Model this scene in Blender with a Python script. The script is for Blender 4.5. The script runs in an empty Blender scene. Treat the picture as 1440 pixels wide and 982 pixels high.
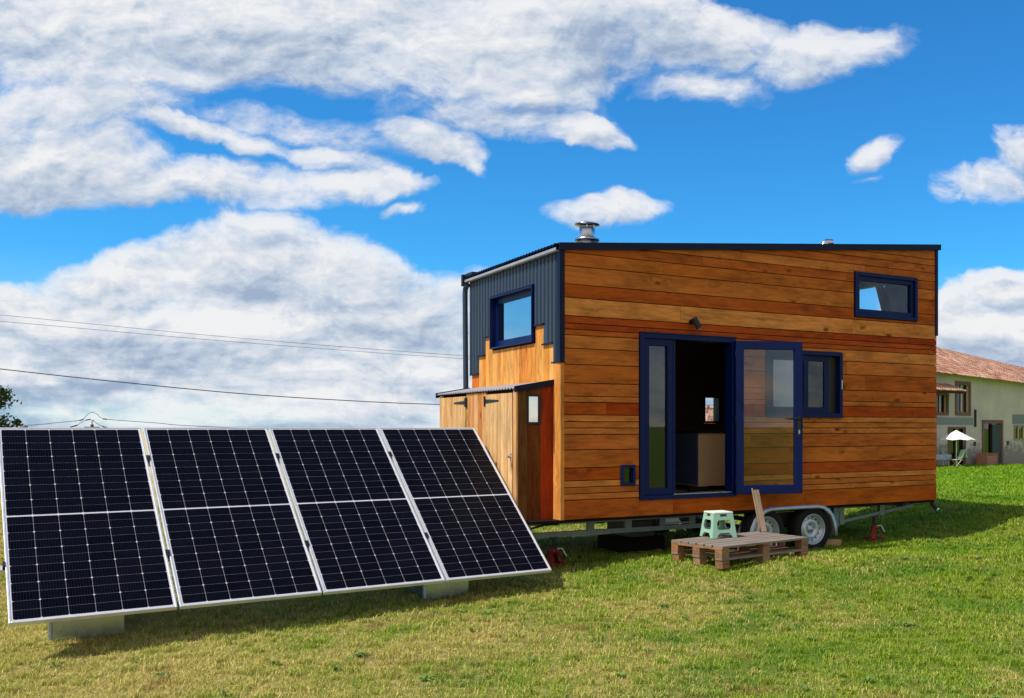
import bpy, math, random
import numpy as np
from mathutils import Vector, Matrix
random.seed(7); RS = np.random.RandomState(11)
R = math.radians
sc = bpy.context.scene
C = sc.collection

# ------------------------------------------------------------------ helpers
class MB:
    def __init__(s): s.v=[]; s.f=[]; s.t=[]; s.m=[]; s.sm=[]
    def add(s, vs, fs, tone=None, mat=0, smooth=False):
        b=len(s.v); s.v+= [tuple(p) for p in vs]
        tone = tone or (random.random(), random.random(), random.random())
        for f in fs: s.f.append([b+i for i in f]); s.t.append(tone); s.m.append(mat); s.sm.append(smooth)
    def box(s, x0,x1,y0,y1,z0,z1, tone=None, mat=0, M=None):
        vs=[(x,y,z) for x in (x0,x1) for y in (y0,y1) for z in (z0,z1)]
        if M: vs=[M@Vector(p) for p in vs]
        s.add(vs,[(0,1,3,2),(4,6,7,5),(0,4,5,1),(2,3,7,6),(0,2,6,4),(1,5,7,3)],tone,mat)
    def prism(s, poly, to3, d, tone=None, mat=0):
        """poly: 2D list; to3(u,v,w)->xyz; thickness from w=0 to w=d"""
        n=len(poly); vs=[to3(u,v,0) for u,v in poly]+[to3(u,v,d) for u,v in poly]
        fs=[tuple(range(n))[::-1], tuple(range(n,2*n))]+[(i,(i+1)%n,n+(i+1)%n,n+i) for i in range(n)]
        s.add(vs,fs,tone,mat)
    def tube(s, pts, r, n=8, tone=None, mat=0, cap=True, smooth=True):
        pts=[Vector(p) for p in pts]; rs = r if isinstance(r,(list,tuple)) else [r]*len(pts)
        vs=[]; fs=[]
        up=None
        for i,p in enumerate(pts):
            d=(pts[min(i+1,len(pts)-1)]-pts[max(i-1,0)]).normalized()
            if up is None:
                up = Vector((0,0,1)) if abs(d.z)<.9 else Vector((1,0,0))
            a=d.cross(up).normalized(); b=a.cross(d).normalized(); up=b
            for k in range(n):
                t=2*math.pi*k/n; vs.append(p+a*math.cos(t)*rs[i]+b*math.sin(t)*rs[i])
        for i in range(len(pts)-1):
            for k in range(n): fs.append((i*n+k,i*n+(k+1)%n,(i+1)*n+(k+1)%n,(i+1)*n+k))
        s.add(vs,fs,tone,mat,smooth)
        if cap: s.add([vs[k] for k in range(n)],[tuple(range(n))],tone,mat); s.add([vs[-n+k] for k in range(n)],[tuple(range(n))[::-1]],tone,mat)
    def lathe(s, prof, c, axis='z', n=32, tone=None, mat=0, smooth=True, closed=False):
        """prof list of (r,h)"""
        vs=[];fs=[]
        for r,h in prof:
            for k in range(n):
                t=2*math.pi*k/n; x,y=r*math.cos(t),r*math.sin(t)
                p={'z':(x,y,h),'y':(x,h,y),'x':(h,x,y)}[axis]
                vs.append((c[0]+p[0],c[1]+p[1],c[2]+p[2]))
        m=len(prof)
        for i in range(m if closed else m-1):
            j=(i+1)%m
            for k in range(n): fs.append((i*n+k,i*n+(k+1)%n,j*n+(k+1)%n,j*n+k))
        s.add(vs,fs,tone,mat,smooth)
    def build(s, name, mats, parent=None, bevel=0, recalc=True):
        me=bpy.data.meshes.new(name); me.from_pydata(s.v,[],s.f)
        if not isinstance(mats,(list,tuple)): mats=[mats]
        for m in mats: me.materials.append(m)
        me.polygons.foreach_set('material_index',s.m); me.polygons.foreach_set('use_smooth',s.sm)
        ca=me.color_attributes.new('tone','FLOAT_COLOR','CORNER')
        buf=[]
        for f,t in zip(s.f,s.t): buf+= [t[0],t[1],t[2],1.0]*len(f)
        ca.data.foreach_set('color',buf)
        me.update()
        if recalc:
            import bmesh
            bm=bmesh.new(); bm.from_mesh(me); bmesh.ops.recalc_face_normals(bm,faces=bm.faces); bm.to_mesh(me); bm.free()
        o=bpy.data.objects.new(name,me); C.objects.link(o)
        if parent: o.parent=parent
        if bevel:
            b=o.modifiers.new('bevel','BEVEL'); b.width=bevel; b.segments=2; b.limit_method='ANGLE'; b.angle_limit=R(40)
        return o

def thing(name,label,cat,loc=(0,0,0),rz=0,group=None):
    o=bpy.data.objects.new(name,None); C.objects.link(o); o.location=loc; o.rotation_euler=(0,0,rz)
    o.empty_display_size=.2
    o['label']=label; o['category']=cat
    if group: o['group']=group
    return o
def tag(o,label=None,cat=None,group=None,kind=None):
    if label: o['label']=label
    if cat: o['category']=cat
    if group: o['group']=group
    if kind: o['kind']=kind
    return o
def copy_tree(o,parent=None):
    c=o.copy(); C.objects.link(c); c.parent=parent
    for ch in [x for x in C.objects if x.parent==o]: copy_tree(ch,c)
    return c
def rect_sub(rects, hole):
    out=[]; hx0,hx1,hy0,hy1=hole
    for x0,x1,y0,y1 in rects:
        if hx0>=x1 or hx1<=x0 or hy0>=y1 or hy1<=y0: out.append((x0,x1,y0,y1)); continue
        if y0<hy0: out.append((x0,x1,y0,hy0))
        if y1>hy1: out.append((x0,x1,hy1,y1))
        a,b=max(y0,hy0),min(y1,hy1)
        if x0<hx0: out.append((x0,hx0,a,b))
        if x1>hx1: out.append((hx1,x1,a,b))
    return out
def clip_top(rect, zf):
    """rect x0,x1,z0,z1 clipped under the line z=zf(x) -> polygon"""
    x0,x1,z0,z1=rect
    poly=[(x0,z0),(x1,z0),(x1,z1),(x0,z1)]; out=[]
    for i in range(4):
        a,b=poly[i],poly[(i+1)%4]; da=zf(a[0])-a[1]; db=zf(b[0])-b[1]
        if da>=0: out.append(a)
        if (da>=0)!=(db>=0):
            t=da/(da-db); out.append((a[0]+(b[0]-a[0])*t,a[1]+(b[1]-a[1])*t))
    return out if len(out)>2 else None

# ------------------------------------------------------------------ materials
def newmat(name):
    m=bpy.data.materials.new(name); m.use_nodes=True; nt=m.node_tree
    return m,nt,nt.nodes['Principled BSDF']
def nd(nt,t,**k):
    n=nt.nodes.new(t)
    for a,b in k.items():
        if a.startswith('i_'):
            key=a[2:]; key=int(key) if key.isdigit() else key.replace('_',' ')
            n.inputs[key].default_value=b
        else: setattr(n,a,b)
    return n
def mathn(nt,op,a,b=None,clamp=False):
    n=nt.nodes.new('ShaderNodeMath'); n.operation=op; n.use_clamp=clamp
    for i,v in enumerate((a,b)):
        if v is None: continue
        if isinstance(v,(int,float)): n.inputs[i].default_value=v
        else: nt.links.new(v,n.inputs[i])
    return n.outputs[0]
def ramp(nt,fac,stops):
    n=nt.nodes.new('ShaderNodeValToRGB'); cr=n.color_ramp
    while len(cr.elements)<len(stops): cr.elements.new(.5)
    for e,(p,c) in zip(cr.elements,stops):
        e.position=p; e.color=(c,c,c,1) if isinstance(c,(int,float)) else (*c,1)
    nt.links.new(fac,n.inputs[0]); return n.outputs[0]
def mixc(nt,fac,a,b,mode='MIX'):
    n=nt.nodes.new('ShaderNodeMix'); n.data_type='RGBA'; n.blend_type=mode
    for i,v in ((0,fac),(6,a),(7,b)):
        if isinstance(v,(int,float)): n.inputs[i].default_value=v
        elif isinstance(v,tuple): n.inputs[i].default_value=(*v,1)
        else: nt.links.new(v,n.inputs[i])
    return n.outputs[2]
def noise(nt,vec,scale,detail=3,rough=.5,dist=0,out=0):
    n=nd(nt,'ShaderNodeTexNoise'); n.inputs['Scale'].default_value=scale; n.inputs['Detail'].default_value=detail
    n.inputs['Roughness'].default_value=rough; n.inputs['Distortion'].default_value=dist
    if vec: nt.links.new(vec,n.inputs['Vector'])
    return n.outputs[out]
def mapping(nt,vec,scale=(1,1,1),loc=(0,0,0),rot=(0,0,0)):
    n=nd(nt,'ShaderNodeMapping'); n.inputs['Scale'].default_value=scale; n.inputs['Location'].default_value=loc; n.inputs['Rotation'].default_value=rot
    nt.links.new(vec,n.inputs['Vector']); return n.outputs[0]
def bump(nt,h,bs,strength=.3,dist=.01):
    b=nd(nt,'ShaderNodeBump'); b.inputs['Strength'].default_value=strength; b.inputs['Distance'].default_value=dist
    nt.links.new(h,b.inputs['Height']); nt.links.new(b.outputs[0],bs.inputs['Normal'])

def wood(name,c0,c1,cred,axis='x',rough=.62,knots=1.0,spec=.10,weather=None):
    """boards: tone R picks c0..c1, tone G blends to the red board colour, tone B shifts the grain"""
    m,nt,bs=newmat(name); L=nt.links
    tc=nd(nt,'ShaderNodeTexCoord'); at=nd(nt,'ShaderNodeAttribute',attribute_name='tone')
    sp=nd(nt,'ShaderNodeSeparateColor'); L.new(at.outputs['Color'],sp.inputs[0])
    off=nd(nt,'ShaderNodeCombineXYZ')
    for i,k in enumerate((7.3,11.7,5.1)): L.new(mathn(nt,'MULTIPLY',sp.outputs[2],k),off.inputs[i])
    va=nd(nt,'ShaderNodeVectorMath',operation='ADD'); L.new(tc.outputs['Object'],va.inputs[0]); L.new(off.outputs[0],va.inputs[1])
    P=va.outputs[0]
    st={'x':(1,1,1),'z':(1,1,1),'y':(1,1,1)}
    long={'x':(.12,1,1),'y':(1,.12,1),'z':(1,1,.12)}[axis]
    # knots
    vo=nd(nt,'ShaderNodeTexVoronoi',feature='F1'); vo.inputs['Scale'].default_value=3.1
    kp=mapping(nt,P,{'x':(.8,1.0,1.6),'y':(1.0,.8,1.6),'z':(1.6,1.6,.8)}[axis])
    L.new(kp,vo.inputs['Vector'])
    wob=noise(nt,P,14,2)
    kd=mathn(nt,'ADD',vo.outputs['Distance'],mathn(nt,'MULTIPLY',mathn(nt,'SUBTRACT',wob,.5),.12))
    knot=ramp(nt,kd,[(.03,1.0),(.07,.65),(.15,0.0)])
    sel=ramp(nt,nd_sep(nt,vo.outputs['Color']),[(.28,0.0),(.33,1.0)])
    knot=mathn(nt,'MULTIPLY',mathn(nt,'MULTIPLY',knot,sel),knots)
    # grain, swirling round knots
    dv=nd(nt,'ShaderNodeVectorMath',operation='MULTIPLY_ADD')
    cmb=nd(nt,'ShaderNodeCombineXYZ'); near=ramp(nt,kd,[(.0,.07),(.35,0.0)])
    for i in range(3): L.new(near,cmb.inputs[i])
    L.new(cmb.outputs[0],dv.inputs[0]); dv.inputs[1].default_value=(1,1,1); L.new(P,dv.inputs[2])
    gp=mapping(nt,dv.outputs[0],long)
    g1=noise(nt,gp,42,5,.62,.35); g2=noise(nt,gp,9,3,.5,.8); g3=noise(nt,mapping(nt,P,tuple(q*.5+.1 for q in long)),3.2,4,.6)
    base=mixc(nt,sp.outputs[0],c0,c1)
    base=mixc(nt,ramp(nt,sp.outputs[1],[(.5,0.0),(1.0,.95)]),base,cred)
    base=mixc(nt,ramp(nt,g3,[(.35,.0),(.75,.5)]),base,cred)
    gr=mathn(nt,'ADD',mathn(nt,'MULTIPLY',g1,.55),mathn(nt,'MULTIPLY',g2,.45))
    shade=ramp(nt,gr,[(.34,.55),(.47,.90),(.53,1.02),(.66,1.25)])
    blot=noise(nt,mapping(nt,P,tuple(q*.7+.35 for q in long)),6.5,4,.65); shade=mixc(nt,1.0,shade,ramp(nt,blot,[(.34,.76),(.50,1.0),(.66,1.10)]),'MULTIPLY')
    col=mixc(nt,1.0,base,shade,'MULTIPLY')
    dark=tuple(q*.28 for q in cred)
    col=mixc(nt,mathn(nt,'MULTIPLY',knot,.9),col,dark)
    if weather:
        wn=noise(nt,P,5,4,.6); col=mixc(nt,ramp(nt,wn,[(.4,.3),(.7,.95)]),col,weather)
    L.new(col,bs.inputs['Base Color'])
    L.new(ramp(nt,gr,[(.3,rough+.12),(.7,rough-.08)]),bs.inputs['Roughness']); bs.inputs['Specular IOR Level'].default_value=spec
    bump(nt,gr,bs,.35,.004)
    return m
def nd_sep(nt,col):
    s=nd(nt,'ShaderNodeSeparateColor'); nt.links.new(col,s.inputs[0]); return s.outputs[0]
def plain(name,col,rough=.5,metal=0,spec=.5,var=.15,scale=6,bmp=0,coat=0):
    m,nt,bs=newmat(name); tc=nd(nt,'ShaderNodeTexCoord')
    n=noise(nt,tc.outputs['Object'],scale,5,.6)
    n2=noise(nt,tc.outputs['Object'],scale*9,3,.5)
    s=mathn(nt,'ADD',mathn(nt,'MULTIPLY',n,.7),mathn(nt,'MULTIPLY',n2,.3))
    f=ramp(nt,s,[(.3,1-var),(.7,1+var)])
    nt.links.new(mixc(nt,1.0,col,f,'MULTIPLY'),bs.inputs['Base Color'])
    nt.links.new(ramp(nt,s,[(.3,max(.05,rough-.08)),(.7,min(1,rough+.1))]),bs.inputs['Roughness'])
    bs.inputs['Metallic'].default_value=metal; bs.inputs['Specular IOR Level'].default_value=spec
    if coat: bs.inputs['Coat Weight'].default_value=coat
    if bmp: bump(nt,s,bs,bmp,.003)
    return m
def glass(name,tint=(.85,.9,.92),ior=1.7,base=0.03,dark=0):
    m,nt,bs=newmat(name); L=nt.links
    out=nt.nodes['Material Output']; nt.nodes.remove(bs)
    tr=nd(nt,'ShaderNodeBsdfTransparent'); tr.inputs[0].default_value=(*tint,1)
    gl=nd(nt,'ShaderNodeBsdfGlossy'); gl.inputs['Roughness'].default_value=.012; gl.inputs[0].default_value=(.93,.96,1,1)
    tc=nd(nt,'ShaderNodeTexCoord'); b=nd(nt,'ShaderNodeBump'); b.inputs['Strength'].default_value=.04; b.inputs['Distance'].default_value=.02
    L.new(noise(nt,tc.outputs['Object'],1.6,1),b.inputs['Height']); L.new(b.outputs[0],gl.inputs['Normal'])
    fr=nd(nt,'ShaderNodeFresnel'); fr.inputs[0].default_value=ior
    f=mathn(nt,'ADD',fr.outputs[0],base,True)
    mx=nd(nt,'ShaderNodeMixShader'); L.new(f,mx.inputs[0]); L.new(tr.outputs[0],mx.inputs[1]); L.new(gl.outputs[0],mx.inputs[2]); L.new(mx.outputs[0],out.inputs[0])
    return m

M={}
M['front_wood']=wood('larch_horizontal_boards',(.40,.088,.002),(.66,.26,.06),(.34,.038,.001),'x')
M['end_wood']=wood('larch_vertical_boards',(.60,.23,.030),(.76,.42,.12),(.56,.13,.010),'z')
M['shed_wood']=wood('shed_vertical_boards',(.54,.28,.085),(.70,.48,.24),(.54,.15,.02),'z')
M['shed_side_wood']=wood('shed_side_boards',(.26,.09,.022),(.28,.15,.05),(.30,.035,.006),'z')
M['post_wood']=wood('corner_board_wood',(.60,.24,.05),(.66,.34,.09),(.55,.14,.02),'z',knots=.5)
M['pallet_wood']=wood('weathered_pallet_wood',(.17,.13,.095),(.27,.22,.17),(.18,.12,.08),'x',rough=.85,knots=.7,spec=.1,weather=(.22,.20,.19))
M['pallet_block']=wood('pallet_block_wood',(.25,.15,.085),(.32,.22,.14),(.30,.12,.05),'x',rough=.85,knots=.6,spec=.1)
M['plank_wood']=wood('old_plank_wood',(.34,.24,.16),(.40,.30,.21),(.30,.19,.11),'z',rough=.85,spec=.1)
M['navy']=plain('navy_blue_metal',(.000,.008,.075),.42,0,.2,.1,3)
M['navy_trim']=plain('navy_trim_metal',(.002,.005,.030),.45,0,.2,.1,3)
M['cladding']=plain('slate_blue_steel_cladding',(.024,.043,.078),.45,.1,.5,.1,3)
M['gap']=plain('shadow_membrane',(.012,.008,.006),.9,0,.1)
M['galv']=plain('galvanised_steel',(.42,.47,.50),.42,.75,.5,.2,9)
M['tub']=plain('galvanised_tub_sheet',(.42,.47,.46),.25,1,.5,.06,2)
M['chassis']=plain('dull_galvanised_chassis',(.16,.19,.20),.5,.6,.5,.3,9)
M['alu']=plain('aluminium_frame',(.72,.75,.78),.38,.55,.5,.06,8)
M['zinc']=plain('zinc_gutter',(.40,.41,.45),.45,.4,.5,.1,6)
M['steel']=plain('stainless_steel',(.46,.50,.58),.28,1,.5,.15,14,.25)
M['black']=plain('black_metal',(.012,.012,.014),.5,0,.4)
M['tyre']=plain('tyre_rubber',(.014,.014,.015),.85,0,.2,.2,20)
M['rim']=plain('silver_wheel_rim',(.45,.52,.60),.35,.6,.5,.1,12)
M['red']=plain('red_painted_steel',(.22,.008,.012),.5,0,.4,.2,10)
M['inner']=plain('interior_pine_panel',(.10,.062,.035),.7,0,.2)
M['floor_in']=plain('interior_floor',(.22,.12,.065),.6,0,.3)
M['ply']=plain('pale_plywood',(.75,.50,.28),.55,0,.3,.12,3)
M['cab_blue']=plain('blue_cabinet_paint',(.05,.085,.16),.5,0,.3)
M['glass']=glass('window_glass',(.50,.58,.66),1.55,.02)
M['glass_clear']=glass('clear_glass',(.95,.95,.95),1.5,.005)
M['glass_thin']=glass('thin_glass',(.90,.95,.97),1.25,.0)
M['glass_end']=glass('reflective_window_glass',(.2,.25,.3),1.7,.45)
M['mirror']=glass('mirror_glass',(.2,.22,.25),1.5,.72)
M['mint']=plain('mint_plastic',(.30,.53,.42),.42,0,.4,.05,5)
M['mint_top']=plain('pale_mint_plastic',(.62,.74,.66),.5,0,.4,.05,5)
M['white']=plain('white_fabric',(.78,.78,.80),.9,0,.1,.05)
M['blockwood']=plain('rough_block_wood',(.40,.25,.13),.8,0,.2,.25,12,.3)

# ------------------------------------------------------------------ terrain
def sstep(a,b,x):
    t=np.clip((x-a)/(b-a),0,1); return t*t*(3-2*t)
def gz(x,y):
    x=np.asarray(x,float); y=np.asarray(y,float)
    ys=[-400,2,5,7,9.0,9.5,10.2,11.5,16,56,75,200]
    zs=[-.3,-.27,-.235,-.195,-.13,-.085,-.04,-.03,0,-.85,-1.1,-1.1]
    z=np.interp(y,ys,zs)
    z=z-5*sstep(5,40,-x)*sstep(35,95,y)
    z=z+.09*sstep(-.7,.4,x)*sstep(8.3,9.4,y)*(1-sstep(10,11.5,y))
    a=(x+.888)*.855+(y-9.82)*.519
    z=z+.23*sstep(5.7,7.2,a)*(1-sstep(22,40,y))*sstep(6,11,y)
    z=z+.012*np.sin(x*1.9+.7)*np.sin(y*1.3)+.008*np.sin(x*4.3+y*2.1)
    return z
def make_ground():
    xs=np.concatenate([[-3000,-1200,-500,-250,-120,-70],np.arange(-45,-12,2.5),np.arange(-12,14,.25),np.arange(14,60,2.5),[70,120,250,500,1200,3000]])
    ys=np.concatenate([[-2000,-500,-120,-40,-15,-5,0],np.arange(2,20,.25),np.arange(20,80,2.0),[85,100,130,180,300,600,1200,3000]])
    X,Y=np.meshgrid(xs,ys); Z=gz(X,Y); n,m=X.shape
    me=bpy.data.meshes.new('ground'); V=np.stack([X,Y,Z],-1).reshape(-1,3)
    F=[(i*m+j,i*m+j+1,(i+1)*m+j+1,(i+1)*m+j) for i in range(n-1) for j in range(m-1)]
    me.from_pydata(V.tolist(),[],F); me.update()
    for p in me.polygons: p.use_smooth=True
    o=bpy.data.objects.new('ground',me); C.objects.link(o); o['kind']='structure'
    me.materials.append(grass_mat('ground_turf',True))
GREEN0=(.105,.225,.008); GREEN1=(.34,.48,.030); STRAW=(.78,.66,.22); BROWN=(.30,.16,.06)
def grass_mat(name,ground):
    m,nt,bs=newmat(name); L=nt.links
    geo=nd(nt,'ShaderNodeNewGeometry'); P=geo.outputs['Position']
    n1=noise(nt,P,.55,4,.62,.4); n2=noise(nt,P,2.6,4,.6,.3); n3=noise(nt,mapping(nt,P,(1,1,0)),11,3,.6)
    sx=nd(nt,'ShaderNodeSeparateXYZ'); L.new(P,sx.inputs[0])
    # mown bands of greener grass further off
    dist=sx.outputs[1]
    # greener to the right of the lawn and far away, drier in front of the panels
    right=mathn(nt,'MULTIPLY',mathn(nt,'ADD',sx.outputs[0],1.0),.035)
    far=ramp(nt,mathn(nt,'MULTIPLY',dist,.02),[(.22,0.0),(.36,.06),(.46,.22)])
    band=ramp(nt,noise(nt,mapping(nt,P,(.04,.42,0)),1.0,2,.5),[(.42,.16),(.58,-.0)])
    dry=mathn(nt,'ADD',mathn(nt,'MULTIPLY',n1,.75),mathn(nt,'MULTIPLY',n2,.55))
    dry=mathn(nt,'SUBTRACT',mathn(nt,'SUBTRACT',dry,right),far)
    if not ground:
        at=nd(nt,'ShaderNodeAttribute',attribute_name='tone'); sp=nd(nt,'ShaderNodeSeparateColor'); L.new(at.outputs['Color'],sp.inputs[0])
        dry=mathn(nt,'ADD',dry,mathn(nt,'MULTIPLY',mathn(nt,'SUBTRACT',sp.outputs[0],.5),.42))
        green=mixc(nt,sp.outputs[1],GREEN0,GREEN1)
    else:
        green=mixc(nt,n3,GREEN0,GREEN1)
    green=mixc(nt,ramp(nt,noise(nt,P,1.3,4,.6,.4),[(.47,0.0),(.60,.85)]),green,(.09,.26,.012))
    straw=mixc(nt,ramp(nt,n3,[(.35,0.0),(.7,.8)]),STRAW,BROWN) if ground else mixc(nt,sp.outputs[2],STRAW,(.33,.32,.07))
    col=mixc(nt,ramp(nt,dry,[(.53,0.0),(.74,1.0)]),green,straw)
    col=mixc(nt,ramp(nt,noise(nt,P,1.7,4,.6,.5),[(.60,0.0),(.74,.6)]),col,BROWN)
    if ground:
        nearbare=ramp(nt,mathn(nt,'MULTIPLY',dist,.02),[(.25,.55),(.5,0.0)])
        col=mixc(nt,nearbare,col,(.085,.072,.03))
    L.new(col,bs.inputs['Base Color']); bs.inputs['Roughness'].default_value=.75 if ground else .55
    bs.inputs['Specular IOR Level'].default_value=.08 if ground else .10
    if ground: bump(nt,mathn(nt,'ADD',n3,noise(nt,P,45,3)),bs,.8,.04)
    else:
        out=nt.nodes['Material Output']; tl=nd(nt,'ShaderNodeBsdfTranslucent'); L.new(col,tl.inputs[0])
        mx=nd(nt,'ShaderNodeMixShader'); mx.inputs[0].default_value=.28; L.new(bs.outputs[0],mx.inputs[1]); L.new(tl.outputs[0],mx.inputs[2]); L.new(mx.outputs[0],out.inputs[0])
    return m
def make_grass():
    def samp(n,y0,y1,pw,lo,hi):
        u=RS.rand(n); k=pw+1
        y=(y0**k+u*(y1**k-y0**k))**(1/k); x=y*(lo+RS.rand(n)*(hi-lo)); return x,y
    xs=[];ys=[]; W=[];H=[]
    for n,y0,y1,pw,lo,hi in ((640000,4.6,17,-.35,-.78,.52),(150000,17,60,.0,.02,.50),(25000,14,40,0,-.78,.02)):
        x,y=samp(n,y0,y1,pw,lo,hi); xs.append(x);ys.append(y)
    x=np.concatenate(xs); y=np.concatenate(ys); N=len(x)
    # tufts: pull part of the blades towards clump centres
    g=.16; cx=np.floor(x/g); cy=np.floor(y/g)
    h1=np.modf(np.abs(np.sin(cx*12.9898+cy*78.233)*43758.5453))[0]; h2=np.modf(np.abs(np.sin(cx*39.346+cy*11.135)*24634.6345))[0]; h3=np.modf(np.abs(np.sin(cx*7.13+cy*57.1)*9134.63))[0]
    pull=RS.rand(N)*.55*(h3>.35)
    x=x+((cx+h1)*g-x)*pull; y=y+((cy+h2)*g-y)*pull
    # keep blades out from under the ballast, tyres and chocks
    far=np.maximum(1,y/7.0)
    hgt=(.014+.026*RS.rand(N)**1.6+.024*h3**2)*(1+.3*(far-1)); wid=(.0026+.0034*RS.rand(N))*far**1.15
    z=gz(x,y)-.004
    az=RS.rand(N)*2*np.pi; lean=.25+.95*RS.rand(N)
    dx,dy=np.cos(az),np.sin(az); px,py=-dy,dx
    b0=np.stack([x-px*wid/2,y-py*wid/2,z],1); b1=np.stack([x+px*wid/2,y+py*wid/2,z],1)
    mx_=x+dx*hgt*lean*.35; my_=y+dy*hgt*lean*.35; mz=z+hgt*.6
    m0=np.stack([mx_-px*wid*.4,my_-py*wid*.4,mz],1); m1=np.stack([mx_+px*wid*.4,my_+py*wid*.4,mz],1)
    t=np.stack([x+dx*hgt*lean,y+dy*hgt*lean,z+hgt*(1.05-.3*lean)],1)
    V=np.stack([b0,b1,m1,m0,t],1).reshape(-1,3).astype(np.float32)
    base=np.arange(N)[:,None]*5
    loops=np.concatenate([base+np.array([[0,1,2,3]]),base+np.array([[3,2,4]])],1).reshape(-1).astype(np.int32)
    starts=(np.arange(N)[:,None]*7+np.array([[0,4]])).reshape(-1).astype(np.int32)
    me=bpy.data.meshes.new('grass'); me.vertices.add(len(V)); me.vertices.foreach_set('co',V.ravel())
    me.loops.add(len(loops)); me.loops.foreach_set('vertex_index',loops)
    me.polygons.add(len(starts)); me.polygons.foreach_set('loop_start',starts)
    try: me.polygons.foreach_set('loop_total',np.tile(np.array([4,3],np.int32),N))
    except Exception: pass
    me.update(calc_edges=True)
    ca=me.color_attributes.new('tone','FLOAT_COLOR','POINT')
    col=np.ones((N,5,4),np.float32); col[:,:,:3]=RS.rand(N,1,3); ca.data.foreach_set('color',col.ravel())
    me.materials.append(grass_mat('grass_blades',False))
    o=bpy.data.objects.new('grass',me); C.objects.link(o); tag(o,'short mown grass, dry straw patches among green','grass',None,'stuff')

# ------------------------------------------------------------------ tiny house
HU=.5458; L_,W_=5.34,2.5
house=thing('tiny_house','wooden tiny house on a galvanised trailer, navy door open','tiny house',(-.888,9.820,0),HU)
ZB=.47
def roof_z(a): return 3.185+(a)*(.497/5.34)     # underside of the fascia on the front wall
OPEN_F=[(.895,2.142,.645,2.402),(2.562,3.715,1.523,2.30),(3.917,4.978,2.743,3.293),(.680,.828,.808,1.000)]
rows=[ZB,.668,.731,.797,.863,.993,1.175,1.332,1.397,1.461,1.529,1.658,1.719,1.852,2.040,2.201,2.336,2.393,2.454,2.530,2.712,2.847,3.031,3.165,3.27,3.38,3.475,3.555,3.70]
# tone of each row (pale, red)
rt=[(.25,.66),(.62,.2),(.45,.6),(.70,.2),(.15,.80),(.30,.4),(.38,.3),(.70,.2),(.55,.3),(.72,.2),(.10,.80),(.66,.2),(.42,.5),(.28,.3),(.32,.3),(.60,.2),(.40,.65),(.35,.8),(.30,.8),(1.0,.0),(.25,.70),(.34,.3),(.32,.45),(.3,.6),(.45,.4),(.35,.6),(.4,.4),(.4,.4)]
joints={19:[1.413,3.894],10:[.505,2.4],20:[3.3],4:[2.9],24:[2.2,4.1],8:[3.1],11:[4.2,1.9],14:[3.8],22:[1.2,4.35],21:[4.55],16:[2.7],5:[4.3],1:[3.6],25:[3.2],13:[4.1,.0],9:[4.41,1.8],7:[4.35],23:[1.7,3.8],17:[1.9],2:[1.3,4.5],6:[2.35]}
def front_boards():
    mb=MB()
    for i in range(len(rows)-1):
        if i not in joints: joints[i]=[random.uniform(.8,2.4),random.uniform(2.9,4.6)]
        z0,z1=rows[i]+.004,rows[i+1]-.004
        js=[.02]+sorted(j for j in joints.get(i,[]) if j>.1)+[L_-.004]
        for k in range(len(js)-1):
            t=rt[i]; dj=random.uniform(-.25,.25) if k else 0
            tone=(min(1,max(0,t[0]+random.uniform(-.07,.07)+dj)),min(1,max(0,t[1]+random.uniform(-.08,.08)+dj)),random.random())
            rs=[(js[k]+.0015,js[k+1]-.0015,z0,z1)]
            for h in OPEN_F: rs=rect_sub(rs,(h[0]-.004,h[1]+.004,h[2]-.004,h[3]+.004))
            pr=random.uniform(0,.003)
            for r in rs:
                p=clip_top(r,lambda a: roof_z(a)+.02)
                if p: mb.prism(p,lambda u,v,w:(u,w-pr,v),.020,tone)
    return mb
front_boards().build('front_cladding',M['front_wood'],house)
# wall cores (inner leaf with the same openings)
def wall_rects(x0,x1,z0,z1,holes):
    rs=[(x0,x1,z0,z1)]
    for h in holes: rs=rect_sub(rs,h)
    return rs
mb=MB()
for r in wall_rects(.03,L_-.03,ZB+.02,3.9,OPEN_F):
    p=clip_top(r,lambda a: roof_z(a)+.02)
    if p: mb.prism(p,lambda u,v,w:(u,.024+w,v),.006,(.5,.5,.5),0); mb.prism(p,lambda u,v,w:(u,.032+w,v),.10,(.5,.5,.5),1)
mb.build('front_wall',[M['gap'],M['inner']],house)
# back wall with kitchen window
OPEN_B=[(3.335,3.625,1.46,1.85)]
mb=MB()
for r in wall_rects(.03,L_-.03,ZB+.02,3.9,OPEN_B):
    p=clip_top(r,lambda a: roof_z(a)+.02)
    if p: mb.prism(p,lambda u,v,w:(u,W_-.13+w,v),.10,(.5,.5,.5),0); mb.prism(p,lambda u,v,w:(u,W_-.026+w,v),.026,(.5,.4,.5),1)
mb.build('back_wall',[M['inner'],M['front_wood']],house)
# left end wall core (a=0.03..0.13) and right end wall with its loft window
OPEN_L=[(.655,1.842,2.307,2.912)]
OPEN_R=[(.78,1.60,2.96,3.37)]
mb=MB()
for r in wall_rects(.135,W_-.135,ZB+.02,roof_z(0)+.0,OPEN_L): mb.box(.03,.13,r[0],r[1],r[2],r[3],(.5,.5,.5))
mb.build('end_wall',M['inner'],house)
mb=MB()
for r in wall_rects(.135,W_-.135,ZB+.02,roof_z(L_)-.02,OPEN_R): mb.box(L_-.13,L_-.032,r[0],r[1],r[2],r[3],(.5,.5,.5),0)
for b in np.arange(.02,W_-.02,.09):
    for r in wall_rects(b,b+.076,ZB,roof_z(L_)-.005,OPEN_R): mb.box(L_-.030,L_,r[0],r[1],r[2],r[3],(.5,.5,.5),1)
mb.build('end_wall',[M['inner'],M['cladding']],house)
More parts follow.
